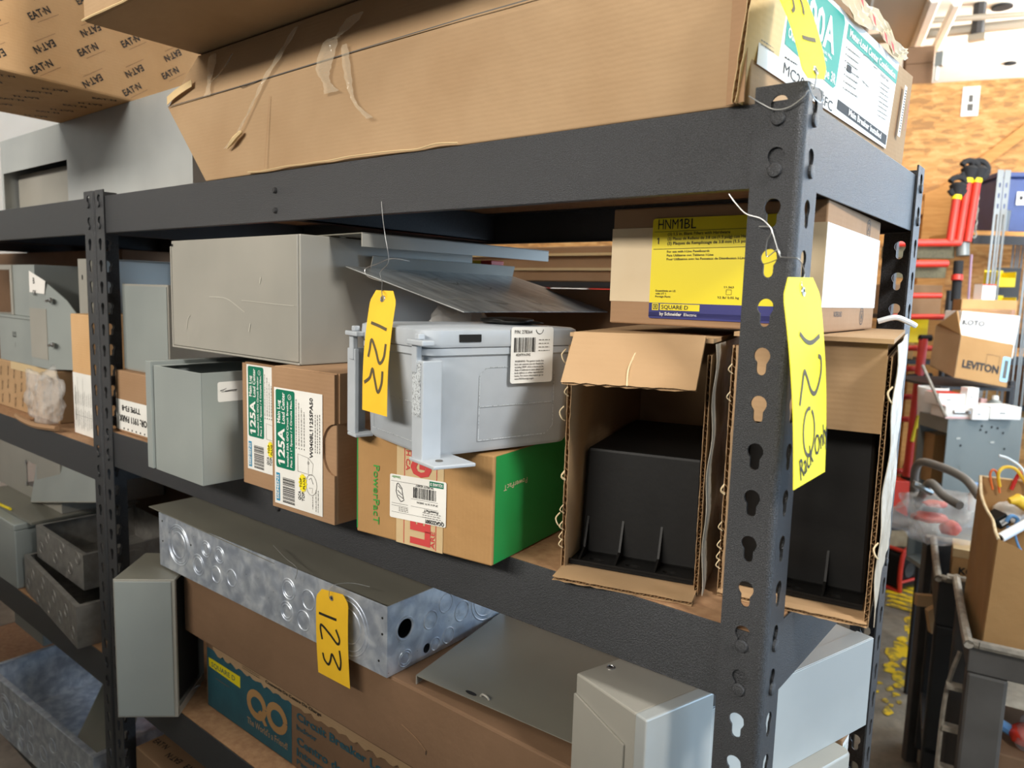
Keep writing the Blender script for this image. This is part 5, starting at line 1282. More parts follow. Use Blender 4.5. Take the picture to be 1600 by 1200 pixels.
# ================================================================== BACK AISLE, seen through gaps
t = thing('long_carton', 'long striped brown carton on the shelf behind the rack', 'box', (-1.15, .88, 1.700), 0)
mb = MB(); mb.box(0, .62, 0, .25, 0, .082, 'cardbrown'); obj('body', mb, t, bevel=.003)
mb = MB(); mb.box(0, .62, -.004, 0, .026, .032, 'tapetan'); mb.box(0, .62, -.008, .0, .060, .066, 'cardlight'); obj('edge_strip', mb, t)
t = thing('shelf_stand', 'plain dark steel stand carrying the striped carton behind the rack', 'stand', (-1.2, .87, 0), 0)
for x in (0, .70):
    for y in (0, .26): obj('leg', MB().box(x, x+.03, y, y+.03, 0, 1.688, 'rack_inner'), t)
obj('shelf', MB().box(0, .73, 0, .29, 1.688, 1.6995, 'rack_inner'), t)
def binrow(name, labels, cat, x0, y0, z0, n_, w_, d_, h_, mats, group):
    for i in range(n_):
        t = thing(name, labels[i], cat, (x0+i*(w_+.012), y0, z0), 0, group)
        mb = MB(); w = .003; m = mats[i % len(mats)]
        mb.box(0, w_, d_-w, d_, 0, h_, m); mb.box(0, w, 0, d_-w, 0, h_, m); mb.box(w_-w, w_, 0, d_-w, 0, h_, m); mb.box(w, w_-w, 0, d_-w, 0, w, m); mb.box(w, w_-w, 0, w, w, h_*.6, m)
        obj('bin', mb, t, bevel=.002)
t = thing('bin_shelf', 'dark steel shelving unit behind the rack holding red bins', 'shelf', (-3.3, 1.70, 0), 0)
for x in (0, 2.90):
    for y in (0, .36): obj('post', MB().box(x, x+.035, y, y+.035, 0, 1.90, 'rack_inner'), t)
for z in (.45, 1.05, 1.5480): obj('shelf', MB().box(0, 2.935, 0, .395, z-.02, z, 'rack_inner'), t)
cols = ['redbin', 'pinklabel', 'redbin', 'red', 'orange', 'redbin', 'greypaint', 'orange', 'redbin', 'red', 'whitebox', 'redbin', 'red', 'orange', 'redbin', 'red']
lab = ['%s plastic bin on the shelf behind the rack, number %s from the left' % ({'redbin': 'bright red', 'pinklabel': 'pale pink', 'red': 'dark red', 'orange': 'orange', 'greypaint': 'grey', 'whitebox': 'white'}[cols[i]], ('first', 'second', 'third', 'fourth', 'fifth', 'sixth', 'seventh', 'eighth', 'ninth', 'tenth', 'eleventh', 'twelfth', 'thirteenth', 'fourteenth', 'fifteenth', 'sixteenth')[i]) for i in range(16)]
binrow('storage_bin', lab, 'bin', -3.235, 1.70, 1.5485, 16, .165, .34, .20, cols, 'bins behind the rack')
for z, nm in ((.4505, 'lower'), (1.0505, 'middle')):
    for i in range(3):
        t = thing('cardboard_carton', 'brown carton on the %s shelf behind the rack, %s of three' % (nm, ('left', 'middle', 'right')[i]), 'box', (-3.2+i*.95, 1.72, z), 0, 'cartons behind the rack'); carton(t, .80, .34, .42, 'cardshade')
t = thing('storage_crate', 'bright red crate standing on the floor shelf behind the lower rack shelf', 'crate', (-2.35, .80, 0), 0)
mb = MB(); mb.box(0, .55, 0, .4, 0, 1.335, 'redbin'); obj('body', mb, t, bevel=.01)
t = thing('steel_cabinet', 'tall red steel cabinet behind the far end of the racks', 'cabinet', (-4.2, 1.05, 0), 0)
mb = MB(); mb.box(0, 1.5, 0, .4, 0, 1.86, 'redbin'); obj('body', mb, t, bevel=.01)
mb = MB(); [mb.box(.02+.37*i, .37+.37*i, -.006, 0, .1, 1.83, 'red') for i in range(4)]; obj('door', mb, t, bevel=.002)
# ================================================================== RIGHT BACKGROUND
VX = RIGHT.copy(); VX.z = 0; VX.normalize(); VY = V3((-VX.y, VX.x, 0))      # axes facing the photographer, level
def frame_mat(o, rz=0.0):
    a = math.atan2(VX.y, VX.x)+rz
    return a
ANG = math.atan2(VX.y, VX.x)
# --- orange and red pipe rack
t = thing('pipe_rack', 'tall red pipe stand holding horizontal red pipes by the board wall', 'stand', (0, 0, 0))
def seg(p, q, r, m, nm, par=t, n=10):
    return obj(nm, MB().tube([p, q], r, m, n), par, smooth=True)
T_ = 3.5
p0, p1 = at(1443, 530, T_), at(1417, 745, T_); k = p1-p0; foot = p0+k*((0-p0.z)/k.z)
seg(p0, p1, .020, 'red', 'upright')
p0b, p1b = at(1450, 610, T_+.25), at(1440, 745, T_+.25); k = p1b-p0b; seg(p0b, p1b, .020, 'red', 'upright')
seg(at(1420, 590, T_), at(1455, 588, T_), .017, 'holeblack', 'clamp'); seg(at(1437, 528, T_), at(1455, 528, T_), .016, 'holeblack', 'clamp')
s0, s1 = at(1438, 640, T_-.022), at(1425, 690, T_-.022); obj('yellow_decal', MB().tube([s0, s1], .009, 'yellowbin', 6), t)
for k, (a, b) in enumerate((((1385, 380), (1500, 379)), ((1385, 412), (1480, 412)), ((1385, 462), (1470, 462)), ((1385, 495), (1476, 495)), ((1385, 544), (1460, 544)), ((1385, 576), (1440, 576)), ((1385, 620), (1430, 620)), ((1385, 655), (1425, 655)), ((1385, 737), (1420, 736)))):
    seg(at(*a, T_+.06), at(*b, T_+.06), .018 if k < 2 else .014, 'red', 'cross_pipe')
for a in ((1385, 393), (1385, 424)):
    p = at(a[0], a[1], T_+.12); q = at(1492 if a[1] < 400 else 1478, a[1]+1, T_+.12); d_ = (q-p); dd = d_.normalized(); up = V3((0, 0, .030)); bk = VY*.05
    obj('timber', MB().hexa([p-up, q-up, q-up+bk, p-up+bk], [p+up*.9, q+up*.9, q+up*.9+bk, p+up*.9+bk], 'lumber'), t)
seg(at(1504, 372, T_+.1), at(1504, 400, T_+.1), .03, 'cabgrey', 'clamp'); seg(at(1498, 408, T_+.1), at(1493, 470, T_+.1), .022, 'holeblack', 'end_stop'); seg(at(1496, 430, T_+.08), at(1495, 438, T_+.08), .026, 'red', 'end_band')
q_ = at(1495, 470, T_+.12); seg(q_, V3((q_.x, q_.y, 0)), .02, 'rack_inner', 'rear_upright'); q_ = at(1392, 380, T_+.16); seg(q_, V3((q_.x, q_.y, 0)), .02, 'rack_inner', 'rear_upright')
mb = MB(); mb.tube([at(1518, 398, T_+.1), at(1515, 440, T_+.1), at(1512, 480, T_+.1)], .006, 'purplecord', 6); o = obj('hanging_cord', mb, t, smooth=True)
# lower crates / dark stuff behind the pipes
for a, b, c, h, m, lb, nm in (((1388, 560), (1425, 575), 3.85, .12, 'cardgold', 'tan carton glimpsed behind the red pipes', 'cardboard_carton'), ((1388, 490), (1470, 480), 4.0, .16, 'cardbrown', 'brown carton high behind the red pipes', 'cardboard_carton')):
    p, q = at(*a, c), at(*b, c); q.z = p.z; bk = VY*.25; o = obj(nm, MB().hexa([p, q, q+bk, p+bk], [x+V3((0, 0, h)) for x in (p, q, q+bk, p+bk)], m), bevel=.003); tag(o, lb, 'box')
t2 = thing('storage_shelf', 'dark shelf unit behind the red pipe stand', 'shelf', (0, 0, 0))
pa, pb = at(1380, 560, 3.8), at(1475, 560, 3.8); pb.z = pa.z
for zz in (at(1388, 560, 3.85).z-.003, at(1388, 490, 4.0).z-.003, .5):
    A1, B1 = V3((pa.x, pa.y, zz)), V3((pb.x, pb.y, zz)); bk = VY*.5
    obj('shelf', MB().hexa([A1-V3((0, 0, .02)), B1-V3((0, 0, .02)), B1-V3((0, 0, .02))+bk, A1-V3((0, 0, .02))+bk], [A1, B1, B1+bk, A1+bk], 'rack_inner'), t2)
for q in (pa, pb, pa+VY*.5, pb+VY*.5): obj('leg', MB().tube([V3((q.x, q.y, 0)), V3((q.x, q.y, 1.75))], .02, 'rack_inner', 6), t2)
q = at(1437, 415, 3.6); tag(obj('yellow_box', MB().box(-.05, .05, -.04, .04, -.06, .06, 'labelyellow'), loc=at(1427, 516, 3.66), rot=(0, 0, ANG), bevel=.003), 'small yellow block behind the red pipes', 'block')
# --- three pipe wrenches / cutters standing against the board wall
def cutter(px, tpy, bpx, bpy, T, lab, m='red'):
    t = thing('bolt_cutter', lab, 'tool', (0, 0, 0), 0, 'long red handled tools on the wall')
    a, b = at(px, tpy, T), at(bpx, bpy, T)
    obj('handle', MB().tube([a, b], .019, m, 10), t, smooth=True)
    d_ = (a-b).normalized(); sd = d_.cross(VY).normalized()
    obj('collar', MB().tube([a, a+d_*.020], .022, 'yellowbin', 10), t)
    c_ = a+d_*.065; mb = MB()
    mb.tube([a+d_*.02, c_, c_+d_*.015], [.022, .040, .026], 'holeblack', 10)
    pts = [c_+sd*(.045*math.cos(w))*-1+d_*(.045*math.sin(w)) for w in [R(x) for x in range(-150, 160, 28)]]
    mb.tube(pts, .014, 'holeblack', 8); obj('jaw', mb, t, smooth=True)
cutter(1494, 312, 1484, 378, 3.555, 'shortest of the three red handled tools on the board wall')
cutter(1512, 286, 1497, 378, 3.56, 'middle of the three red handled tools on the board wall')
cutter(1526, 286, 1511, 378, 3.565, 'right-hand of the three red handled tools on the board wall')
obj_ = thing('chain', 'dark chain hanging beside the red handled tools', 'chain', (0, 0, 0))
for k in range(8):
    c_ = at(1527-k*.7, 300+k*9.5, 3.58); mb = MB()
    ax = VX if k % 2 else VY
    mb.tube([c_+ax*.010*math.cos(w)+V3((0, 0, .016*math.sin(w))) for w in [2*PI*i/10 for i in range(11)]], .0035, 'greydark', 5); obj('link', mb, obj_)
# --- slotted angle shelving with blue tote and yellow bins
t = thing('slotted_shelving', 'slotted steel angle shelving at the right edge with a blue tote', 'shelf', (0, 0, 0))
def slot_post(px, py, T, z1, name='post'):
    p = at(px, py, T); base = V3((p.x, p.y, 0)); mb = MB()
    M = Matrix.Translation(base) @ Matrix.Rotation(ANG, 4, 'Z')
    hol = [[(.010, z), (.018, z), (.018, z+.022), (.010, z+.022)] for z in [1.0+.05*i for i in range(int((z1-1.02)/.05))]]
    v, f = plate([(0, 0), (.030, 0), (.030, z1), (0, z1)], hol, .003); mb.add(v, f, 'slotted', M @ Matrix(((1, 0, 0, 0), (0, 0, 1, 0), (0, 1, 0, 0), (0, 0, 0, 1))))
    mb.add(v, f, 'slotted', M @ Matrix(((-1, 0, 0, -.004), (0, 0, 1, 0), (0, 1, 0, 0), (0, 0, 0, 1))))
    obj(name, mb, t); return base
zt = at(1556, 268, 3.62).z
b1 = slot_post(1556, 400, 3.62, zt); b2 = slot_post(1602, 500, 3.55, at(1600, 325, 3.55).z); b3 = slot_post(1590, 400, 4.1, zt)
slot_post(1690, 400, 3.62, zt)
for py_, m in ((360, 'orange'), (548, 'orange')):
    p = at(1522, py_, 3.70); q = p+VX*.9; bk = VY*.40; dz = V3((0, 0, .022))
    obj('shelf', MB().hexa([p-dz, q-dz, q-dz+bk, p-dz+bk], [p, q, q+bk, p+bk], 'pine' if m == 'orange' else 'rack_inner'), t)
    p2 = p-dz*1; obj('rail', MB().hexa([p2-dz*2, q-dz*3, q-dz*3+VY*.01, p2-dz*2+VY*.01], [p2, q-dz, q-dz+VY*.01, p2+VY*.01], 'rack_inner'), t)
z_s = at(1522, 360, 3.70).z
t = thing('storage_tote', 'blue plastic tote with a white label on the slotted shelving', 'tote', at(1549, 358, 3.80), ANG)
t.location.z = z_s+.0005; t.rotation_euler = (0, 0, ANG-.15)
mb = MB(); mb.hexa([(.02, 0, 0), (.42, 0, 0), (.42, .26, 0), (.02, .26, 0)], [(0, -.015, .275), (.44, -.015, .275), (.44, .275, .275), (0, .275, .275)], 'bluetote'); obj('body', mb, t, bevel=.012)
obj('lid', MB().box(-.010, .450, -.026, .285, .276, .302, 'bluetote'), t, bevel=.006)
s = Sheet(FRONT(-.018)); s.rect(.095, .14, .150, .205, 'labelwhite', 0); s.rect(.108, .165, .125, .185, 'ink'); obj('label', s.mb, t)
t = thing('plastic_pitcher', 'cloudy plastic container before the blue tote', 'container', at(1560, 357, 3.715), ANG); t.location.z = z_s+.0005
mb = MB(); mb.lathe([(.030, 0), (.034, .10), (.036, .105)], 'galvpipe', Matrix.Translation((.035, .03, 0)), 14); obj('body', mb, t, smooth=True)
for py_, lb in ((448, 'upper'), (488, 'lower')):
    t = thing('storage_bin', lb+' yellow parts bin hanging below the blue tote', 'bin', at(1556, py_, 3.62+.04), ANG, 'yellow parts bins')
    mb = MB(); mb.box(0, .095, .10, .103, 0, .085, 'yellowbin'); mb.box(0, .003, 0, .10, 0, .075, 'yellowbin'); mb.box(.092, .095, 0, .10, 0, .075, 'yellowbin'); mb.box(.003, .092, 0, .10, 0, .003, 'yellowbin'); mb.box(.003, .092, 0, .003, 0, .045, 'yellowbin'); obj('bin', mb, t, bevel=.002)
mb = MB(); p = at(1556, 455, 3.775); tag(obj('louvred_board', MB().box(-.01, .12, .0, .01, -.22, .12, 'rack_inner', Matrix.Translation(p) @ Matrix.Rotation(ANG, 4, 'Z'))), 'dark louvred panel carrying the yellow bins', 'panel')
# --- grey steel cabinet, small white boxes and large carton
T = 2.85
t = thing('steel_cabinet', 'grey steel cabinet with screw holes carrying small white boxes', 'cabinet', (0, 0, 0))
a, b = at(1482, 657, T), at(1600, 655, T+.1); zt = a.z; b.z = zt
e = (b-a).normalized(); bk = VY*.20
g = V3((0, 0, zt))
def dn(p, z): return V3((p.x, p.y, z))
mb = MB(); mb.hexa([dn(a, .62), dn(b, .62), dn(b, .62)+bk*.03, dn(a, .62)+bk*.03], [a, b, b+bk*.03, a+bk*.03], 'cabgrey'); o = obj('front_panel', mb, t, bevel=.003)
mb = MB(); mb.hexa([dn(a, .62)+bk, dn(b, .62)+bk, dn(b, .62)+bk*1.02, dn(a, .62)+bk*1.02], [a+bk, b+bk, b+bk*1.02, a+bk*1.02], 'cabgrey'); obj('back_panel', mb, t)
mb = MB(); z3 = V3((0, 0, .004)); mb.hexa([a+z3*0, b, b+bk, a+bk], [a+z3, b+z3, b+bk+z3, a+bk+z3], 'cabgrey')
zz = V3((0, 0, .05)); mb.hexa([a-zz-e*.001, a-zz+e*.001, a+bk-zz+e*.001, a+bk-zz-e*.001], [a-e*.001, a+e*.001, a+bk+e*.001, a+bk-e*.001], 'cabgrey'); obj('top', mb, t)
mb = MB(); p = a+bk*.97; mb.hexa([dn(p, .62), dn(p+e*.05, .62), dn(p+e*.05, .62)+bk*.04, dn(p, .62)+bk*.04], [p, p+e*.05, p+e*.05+bk*.04, p+bk*.04], 'cabgrey'); obj('side_post', mb, t)
mb = MB(); mb.hexa([dn(a, .60), dn(b, .60), dn(b, .60)+bk, dn(a, .60)+bk], [dn(a, .618), dn(b, .618), dn(b, .618)+bk, dn(a, .618)+bk], 'cabgrey'); obj('floor_panel', mb, t)
for q in (a+e*.06, b-e*.02, a+bk*.9+e*.06, b+bk*.9-e*.02): obj('leg', MB().tube([dn(q, 0), dn(q, .60)], .014, 'rack_inner', 6), t)
s = Sheet(planar(a-V3((0, 0, .4))-VY*.002, e, (0, 0, 1)))
for u, v in ((.165, .375), (.19, .35), (.215, .370), (.245, .365), (.275, .345), (.07, .30), (.29, .28), (.08, .10), (.16, .36)): s.ring(u, v, .0022, .005, 'holeblack', 0)
s.rect(.045, .325, .065, .332, 'scratch'); s.rect(.215, .305, .235, .312, 'scratch'); s.line([(.07, .22), (.082, .205)], .002, 'greydark'); obj('screw_holes', s.mb, t)
p = at(1490, 644, T-.02); mb = MB(); mb.tube([p, at(1514, 645, T-.02)], .008, 'screw', 8); mb.lathe([(.008, 0), (.008, .01)], 'screw', Matrix.Translation(at(1513, 646, T-.03)), 8); obj('latch', mb, t, smooth=True)
mb = MB(); p = a+bk*.6+e*.03; q = V3((p.x, p.y, zt-.28)); mb.box(0, .09, 0, .14, 0, .20, 'cardgold', Matrix.Translation(q) @ Matrix.Rotation(ANG, 4, 'Z')); obj('inner_board', mb, t)
def smallbox(pxl, pyb, pxr, h, T, lab, m='whitebox', dep=.09, rz=0, red=True, z0=None):
    p, q = at(pxl, pyb, T), at(pxr, pyb, T); w_ = (q-p).length
    t = thing('small_white_box', lab, 'box', (p.x, p.y, z0 if z0 is not None else p.z), ANG+rz, 'small white boxes on the grey cabinet')
    mb = MB(); mb.box(0, w_, 0, dep, 0, h, m); obj('body', mb, t, bevel=.0015)
    s = Sheet(FRONT(-.0005)); s.rect(w_*.3, h*.45, w_*.48, h*.52, 'inkgrey', 0)
    if red: s.rect(0, 0, w_, h*.14, 'pinklabel', 0)
    obj('print', s.mb, t); return t, w_
Z1 = zt+.0045
tb, w_ = smallbox(1478, 637, 1545, .048, T+.02, 'lower long white box at the left of the grey cabinet top', dep=.10, z0=Z1)
tb, w_ = smallbox(1467, 617, 1508, .046, T+.03, 'upper white box with a red top at the left of the cabinet top', dep=.10, z0=Z1+.0485)
s = Sheet(TOP(.0465)); s.rect(.002, .002, w_-.002, .098, 'red', 0); obj('red_top', s.mb, tb)
smallbox(1511, 622, 1530, .070, T+.045, 'upright white box standing on the lower long white box', dep=.04, rz=.1, red=False, z0=Z1+.0485)
smallbox(1520, 642, 1546, .046, T-.0, 'short white box in the middle of the cabinet top', dep=.016, red=False, z0=Z1)
smallbox(1548, 642, 1596, .050, T+.03, 'wide white box at the right of the cabinet top', dep=.10, red=False, z0=Z1)
tb, w_ = smallbox(1533, 625, 1543, .060, T+.18, 'pale box behind the upright white box', 'pinklabel', dep=.04, red=False, z0=Z1)
t = thing('glue_bottle', 'small dark bottle with a cream cap behind the white boxes', 'bottle', dn(at(1555, 622, T+.155), Z1)); mb = MB(); mb.lathe([(.025, 0), (.027, .05), (.012, .062)], 'cabgrey', None, 14); obj('body', mb, t, smooth=True); mb = MB(); mb.lathe([(.012, .062), (.012, .075), (.009, .078)], 'labelwhite', None, 14); obj('cap', mb, t, smooth=True)
# big carton above, propped on the boxes behind
zl = at(1480, 590, T+.25).z
t = thing('cardboard_carton', 'large open tan carton with black LEVITON lettering above the grey cabinet', 'box', (0, 0, 0), 0)
fl_, fr_ = at(1490, 590, 2.98), at(1573, 606, 2.98); bl_ = at(1453, 572, 3.14)
def up_(p, h): return p+h
hv = at(1501, 523, 2.98)-fl_
mb = MB(); e1 = (fr_-fl_); e2 = (bl_-fl_)
def slab(p, a_, b_, n_, m): mb.hexa([p, p+a_, p+a_+n_, p+n_], [p+b_, p+a_+b_, p+a_+b_+n_, p+b_+n_], m)
n1 = e2.normalized()*.004; n2 = e1.normalized()*.004
slab(fl_, e1, hv, n1, 'cardgold'); slab(fl_, e2, hv, n2, 'card'); slab(fl_+e2, e1, hv, n1, 'card'); slab(fl_+e1-n2, e2, hv, n2, 'card')
mb.hexa([fl_, fr_, fr_+e2, fl_+e2], [x+hv*.02 for x in (fl_, fr_, fr_+e2, fl_+e2)], 'card'); obj('body', mb, t)
s = Sheet(planar(fl_-n1*.3, e1, hv)); E1 = e1.length; H1 = hv.length
s.text('LEVITON', E1*.115, H1*.28, H1*.17, 'ink', E1*.68, 0, .035, .0006); s.line([(E1*.54, H1*.40), (E1*.54, H1*.68), (E1*.78, H1*.68), (E1*.78, H1*.40)], .0012)
s.rrect(E1*.84, H1*.12, E1*.985, H1*.70, .006, 'sky_label', .0004); s.rect(E1*.88, H1*.2, E1*.95, H1*.62, 'inkgrey', .0006); obj('print', s.mb, t)
mb = MB(); c0 = fl_+hv+e2*.0; fd = at(1474, 480, 3.0)-(fl_+hv+e2*.5)
mb.hexa([fl_+hv+e2, fl_+hv, fl_+hv+n2, fl_+hv+e2+n2], [at(1468, 505, 3.08), at(1495, 485, 3.0), at(1497, 486, 3.0), at(1470, 506, 3.08)], 'cardgold'); obj('side_flap', mb, t)
t = thing('white_carton', 'white carton lettered KOTO standing inside the large tan carton', 'box', (0, 0, 0))
a, b, c, d = at(1497, 523, 3.0), at(1586, 540, 3.0), at(1594, 494, 3.0), at(1504, 486, 3.0); low = (a-d)*.55; bk = VY*.12
mb = MB(); mb.hexa([a+low, b+low, b+low+bk, a+low+bk], [d, c, c+bk, d+bk], 'whitebox'); obj('body', mb, t, bevel=.002)
s = Sheet(planar(d-VY*.004, c-d, d-a)); w_ = (c-d).length; h_ = (d-a).length
s.text('KOTO', w_*.03, -h_*.56, h_*.22, 'ink', w_*.38, 0, .02); s.fine(w_*.10, -h_*.68, w_*.4, 'scratch', .002); s.fine(w_*.8, -h_*.5, w_*.92, 'scratch', .002); obj('print', s.mb, t)
t = thing('cardboard_carton', 'open tan carton behind the white one with a small red and white box in it', 'box', (0, 0, 0))
a, b = at(1500, 495, 3.12), at(1588, 498, 3.12); bl2 = at(1489, 480, 3.35); e2 = bl2-a; e2.z = 0; e1 = b-a; e1.z = 0; hv = V3((0, 0, .075)); a = a-V3((0, 0, .12)); hv = hv+V3((0, 0, .12))
mb = MB(); n1 = e2.normalized()*.004; n2 = e1.normalized()*.004
slab(a, e1, hv, n1, 'cardgold'); slab(a, e2, hv, n2, 'cardgold'); slab(a+e2, e1, hv, n1, 'cardgold'); slab(a+e1-n2, e2, hv, n2, 'cardgold'); mb.hexa([a, a+e1, a+e1+e2, a+e2], [x+hv*.02 for x in (a, a+e1, a+e1+e2, a+e2)], 'card'); obj('body', mb, t)
mb = MB(); mb.hexa([x+hv*.6 for x in (a+n2, a+e1-n2*2, a+e1+e2-n2*2, a+e2+n2)], [x+hv*.8 for x in (a+n2, a+e1-n2*2, a+e1+e2-n2*2, a+e2+n2)], 'pinklabel'); obj('contents', mb, t)
p = at(1533, 475, 3.18); t = thing('small_white_box', 'red topped white box poking out of the open tan carton', 'box', (p.x, p.y, p.z-.02), ANG+.15)
mb = MB(); mb.box(0, .064, 0, .05, -.0, .105, 'whitebox'); obj('body', mb, t, bevel=.0015); s = Sheet(TOP(.1056)); s.rect(0, 0, .064, .05, 'redbin', 0); s2 = Sheet(FRONT(-.0006), s.mb); s2.text('moen', .012, .055, .010, 'redprint', .038, 0, .02); s2.rect(.0, .099, .064, .105, 'redbin', 0); obj('print', s.mb, t)
# stand under the big cartons
t = thing('steel_stand', 'dark stand behind the grey cabinet under the big tan cartons', 'stand', (0, 0, 0))
pz = min(fl_.z, fr_.z, bl_.z); zc = pz-.004
for q in (at(1470, 600, 3.22), at(1580, 600, 3.22), at(1470, 600, 3.45), at(1580, 600, 3.45)): obj('leg', MB().tube([dn(q, 0), dn(q, zc-.014)], .016, 'rack_inner', 6), t)
A1, B1 = dn(at(1470, 600, 3.02), zc-.014), dn(at(1580, 600, 3.02), zc-.014); obj('top', MB().hexa([A1, B1, B1+VY*.44, A1+VY*.44], [x+V3((0, 0, .012)) for x in (A1, B1, B1+VY*.44, A1+VY*.44)], 'rack_inner'), t)
# brown carton at the far right behind
t = thing('cardboard_carton', 'dark brown carton at the right edge behind the white boxes', 'box', dn(at(1592, 640, 4.35), 1.10), ANG-.1); mb = MB(); mb.box(0, .25, 0, .3, 0, .42, 'cardshade'); obj('body', mb, t, bevel=.004)
p = dn(at(1592, 640, 4.35), 0); tag(obj('steel_stand', MB().box(-.02, .3, -.02, .33, 1.07, 1.098, 'rack_inner', Matrix.Translation(p) @ Matrix.Rotation(ANG-.1, 4, 'Z')).tube([p+VX*.02+VY*.05, p+VX*.02+VY*.05+V3((0, 0, 1.07))], .02, 'rack_inner', 6)), 'dark stand carrying the brown carton at the right edge', 'stand')
# leaning stick and white bucket
tag(obj('wooden_stick', MB().tube([at(1441, 570, 2.9), at(1478, 652, 2.86)], .006, 'cartedge', 6)), 'thin stick leaning between the red pipes and the large carton', 'stick')
t = thing('white_bucket', 'white bucket half hidden left of the small white boxes', 'bucket', dn(at(1457, 620, 3.05), Z1-.02), 0); mb = MB(); mb.lathe([(.05, 0), (.058, .12), (.055, .122), (.05, .02)], 'labelwhite', None, 18, cap=False); obj('body', mb, t, smooth=True)

# --- corrugated hose, bag, bins and radio on the floor
t = thing('flexible_hose', 'grey looped vacuum hose before the grey cabinet', 'hose', (0, 0, 0))
P = [at(1434, 800, 2.55), at(1429, 765, 2.5), at(1430, 735, 2.45), at(1440, 722, 2.4), at(1465, 728, 2.32), at(1490, 738, 2.25), at(1512, 752, 2.18), at(1530, 776, 2.1)]
obj('hose', MB().tube(bez(P, 6), .013, 'hose', 10), t, smooth=True); P = [at(1434, 790, 2.5), at(1452, 755, 2.3), at(1475, 775, 2.22), at(1500, 790, 2.15)]
obj('hose', MB().tube(bez(P, 6), .013, 'hose', 10), t, smooth=True)
# black shop vac drum
p = dn(at(1431, 800, 4.45), 0); t = thing('shop_vacuum', 'black drum of a shop vacuum behind the clear bag', 'vacuum', p); mb = MB(); mb.lathe([(.07, .02), (.09, .05), (.10, .62), (.09, .72), (.05, .76)], 'blackplastic', None, 24); obj('drum', mb, t, smooth=True)
# chrome braided line
mb = MB(); mb.tube(bez([at(1427, 756, 2.3), at(1437, 760, 2.3), at(1447, 766, 2.3), at(1456, 770, 2.3)]), .010, 'galvpipe', 8); tag(obj('braided_hose', mb, smooth=True), 'short silver braided line on top of the bag', 'hose')
# black cart (behind) with boxes, then bag on it
def tray_cart(t, O, ex, ey, W_, D_, zt, depth, m, edge, leg_m, legw=.07):
    """utility cart tray: O near-left corner on the floor plan; ex right, ey back"""
    def P(x, y, z): return O+ex*x+ey*y+V3((0, 0, z))
    mb = MB(); w = .006
    for (x0, x1, y0, y1) in ((0, W_, 0, w), (0, W_, D_-w, D_), (0, w, w, D_-w), (W_-w, W_, w, D_-w)):
        mb.hexa([P(x0, y0, zt-depth), P(x1, y0, zt-depth), P(x1, y1, zt-depth), P(x0, y1, zt-depth)], [P(x0, y0, zt), P(x1, y0, zt), P(x1, y1, zt), P(x0, y1, zt)], m)
    mb.hexa([P(0, 0, zt-depth), P(W_, 0, zt-depth), P(W_, D_, zt-depth), P(0, D_, zt-depth)], [P(0, 0, zt-depth+w), P(W_, 0, zt-depth+w), P(W_, D_, zt-depth+w), P(0, D_, zt-depth+w)], m)
    obj('tray', mb, t, bevel=.003)
    rim = [P(.02, -.004, zt), P(W_-.02, -.004, zt), P(W_-.004, -.0, zt), P(W_+.004, .02, zt), P(W_+.004, D_-.02, zt), P(W_-.02, D_+.004, zt), P(.02, D_+.004, zt), P(.002, D_-.0, zt), P(-.004, D_-.02, zt), P(-.004, .02, zt), P(.002, .002, zt), P(.02, -.004, zt)]
    obj('rim', MB().tube(bez(rim, 3), .011, edge, 8), t, smooth=True)
    for (x, y) in ((0, 0), (W_-legw, 0), (0, D_-.05), (W_-legw, D_-.05)):
        mb = MB(); mb.hexa([P(x, y, .08), P(x+legw, y, .08), P(x+legw, y+.05, .08), P(x, y+.05, .08)], [P(x, y, zt-depth), P(x+legw, y, zt-depth), P(x+legw, y+.05, zt-depth), P(x, y+.05, zt-depth)], leg_m); obj('leg', mb, t, bevel=.008)
        mb = MB(); c_ = P(x+legw/2, y+.025, .045); mb.tube([c_-ex*.014, c_+ex*.014], .042, 'blackplastic', 14); obj('caster', mb, t, smooth=True)
    mb = MB(); mb.hexa([P(0, 0, .28), P(W_, 0, .28), P(W_, D_, .28), P(0, D_, .28)], [P(0, 0, .30), P(W_, 0, .30), P(W_, D_, .30), P(0, D_, .30)], m); obj('lower_tray', mb, t, bevel=.003)
    return P
# front utility cart
F0 = onz(1515, 1003, .87); F1 = onz(1600, 1022, .87); F2 = onz(1498, 912, .87)
ex_ = (F1-F0); ex_.z = 0; ex_.normalize(); ey_ = F2-F0; ey_.z = 0; ey_.normalize()
t = thing('utility_cart', 'worn grey plastic utility cart in the right foreground holding a big tan carton', 'cart', (0, 0, 0))
PF = tray_cart(t, dn(F0, 0), ex_, ey_, .62, .46, .87, .075, 'cartgrey', 'cartedge', 'cartgrey', .085)
for k in range(5):     # moulded rungs of the end panel
    z = .72-k*.11; obj('rung', MB().hexa([PF(-.034, .04, z), PF(.002, .04, z), PF(.002, .07, z), PF(-.034, .07, z)], [PF(-.034, .04, z+.010), PF(.002, .04, z+.010), PF(.002, .07, z+.010), PF(-.034, .07, z+.010)], 'cartedge'), t)
obj('end_rail', MB().tube(bez([PF(-.008, .10, .80), PF(-.032, .06, .70), PF(-.036, .05, .50), PF(-.036, .05, .10)]), .006, 'cartedge', 6), t, smooth=True)
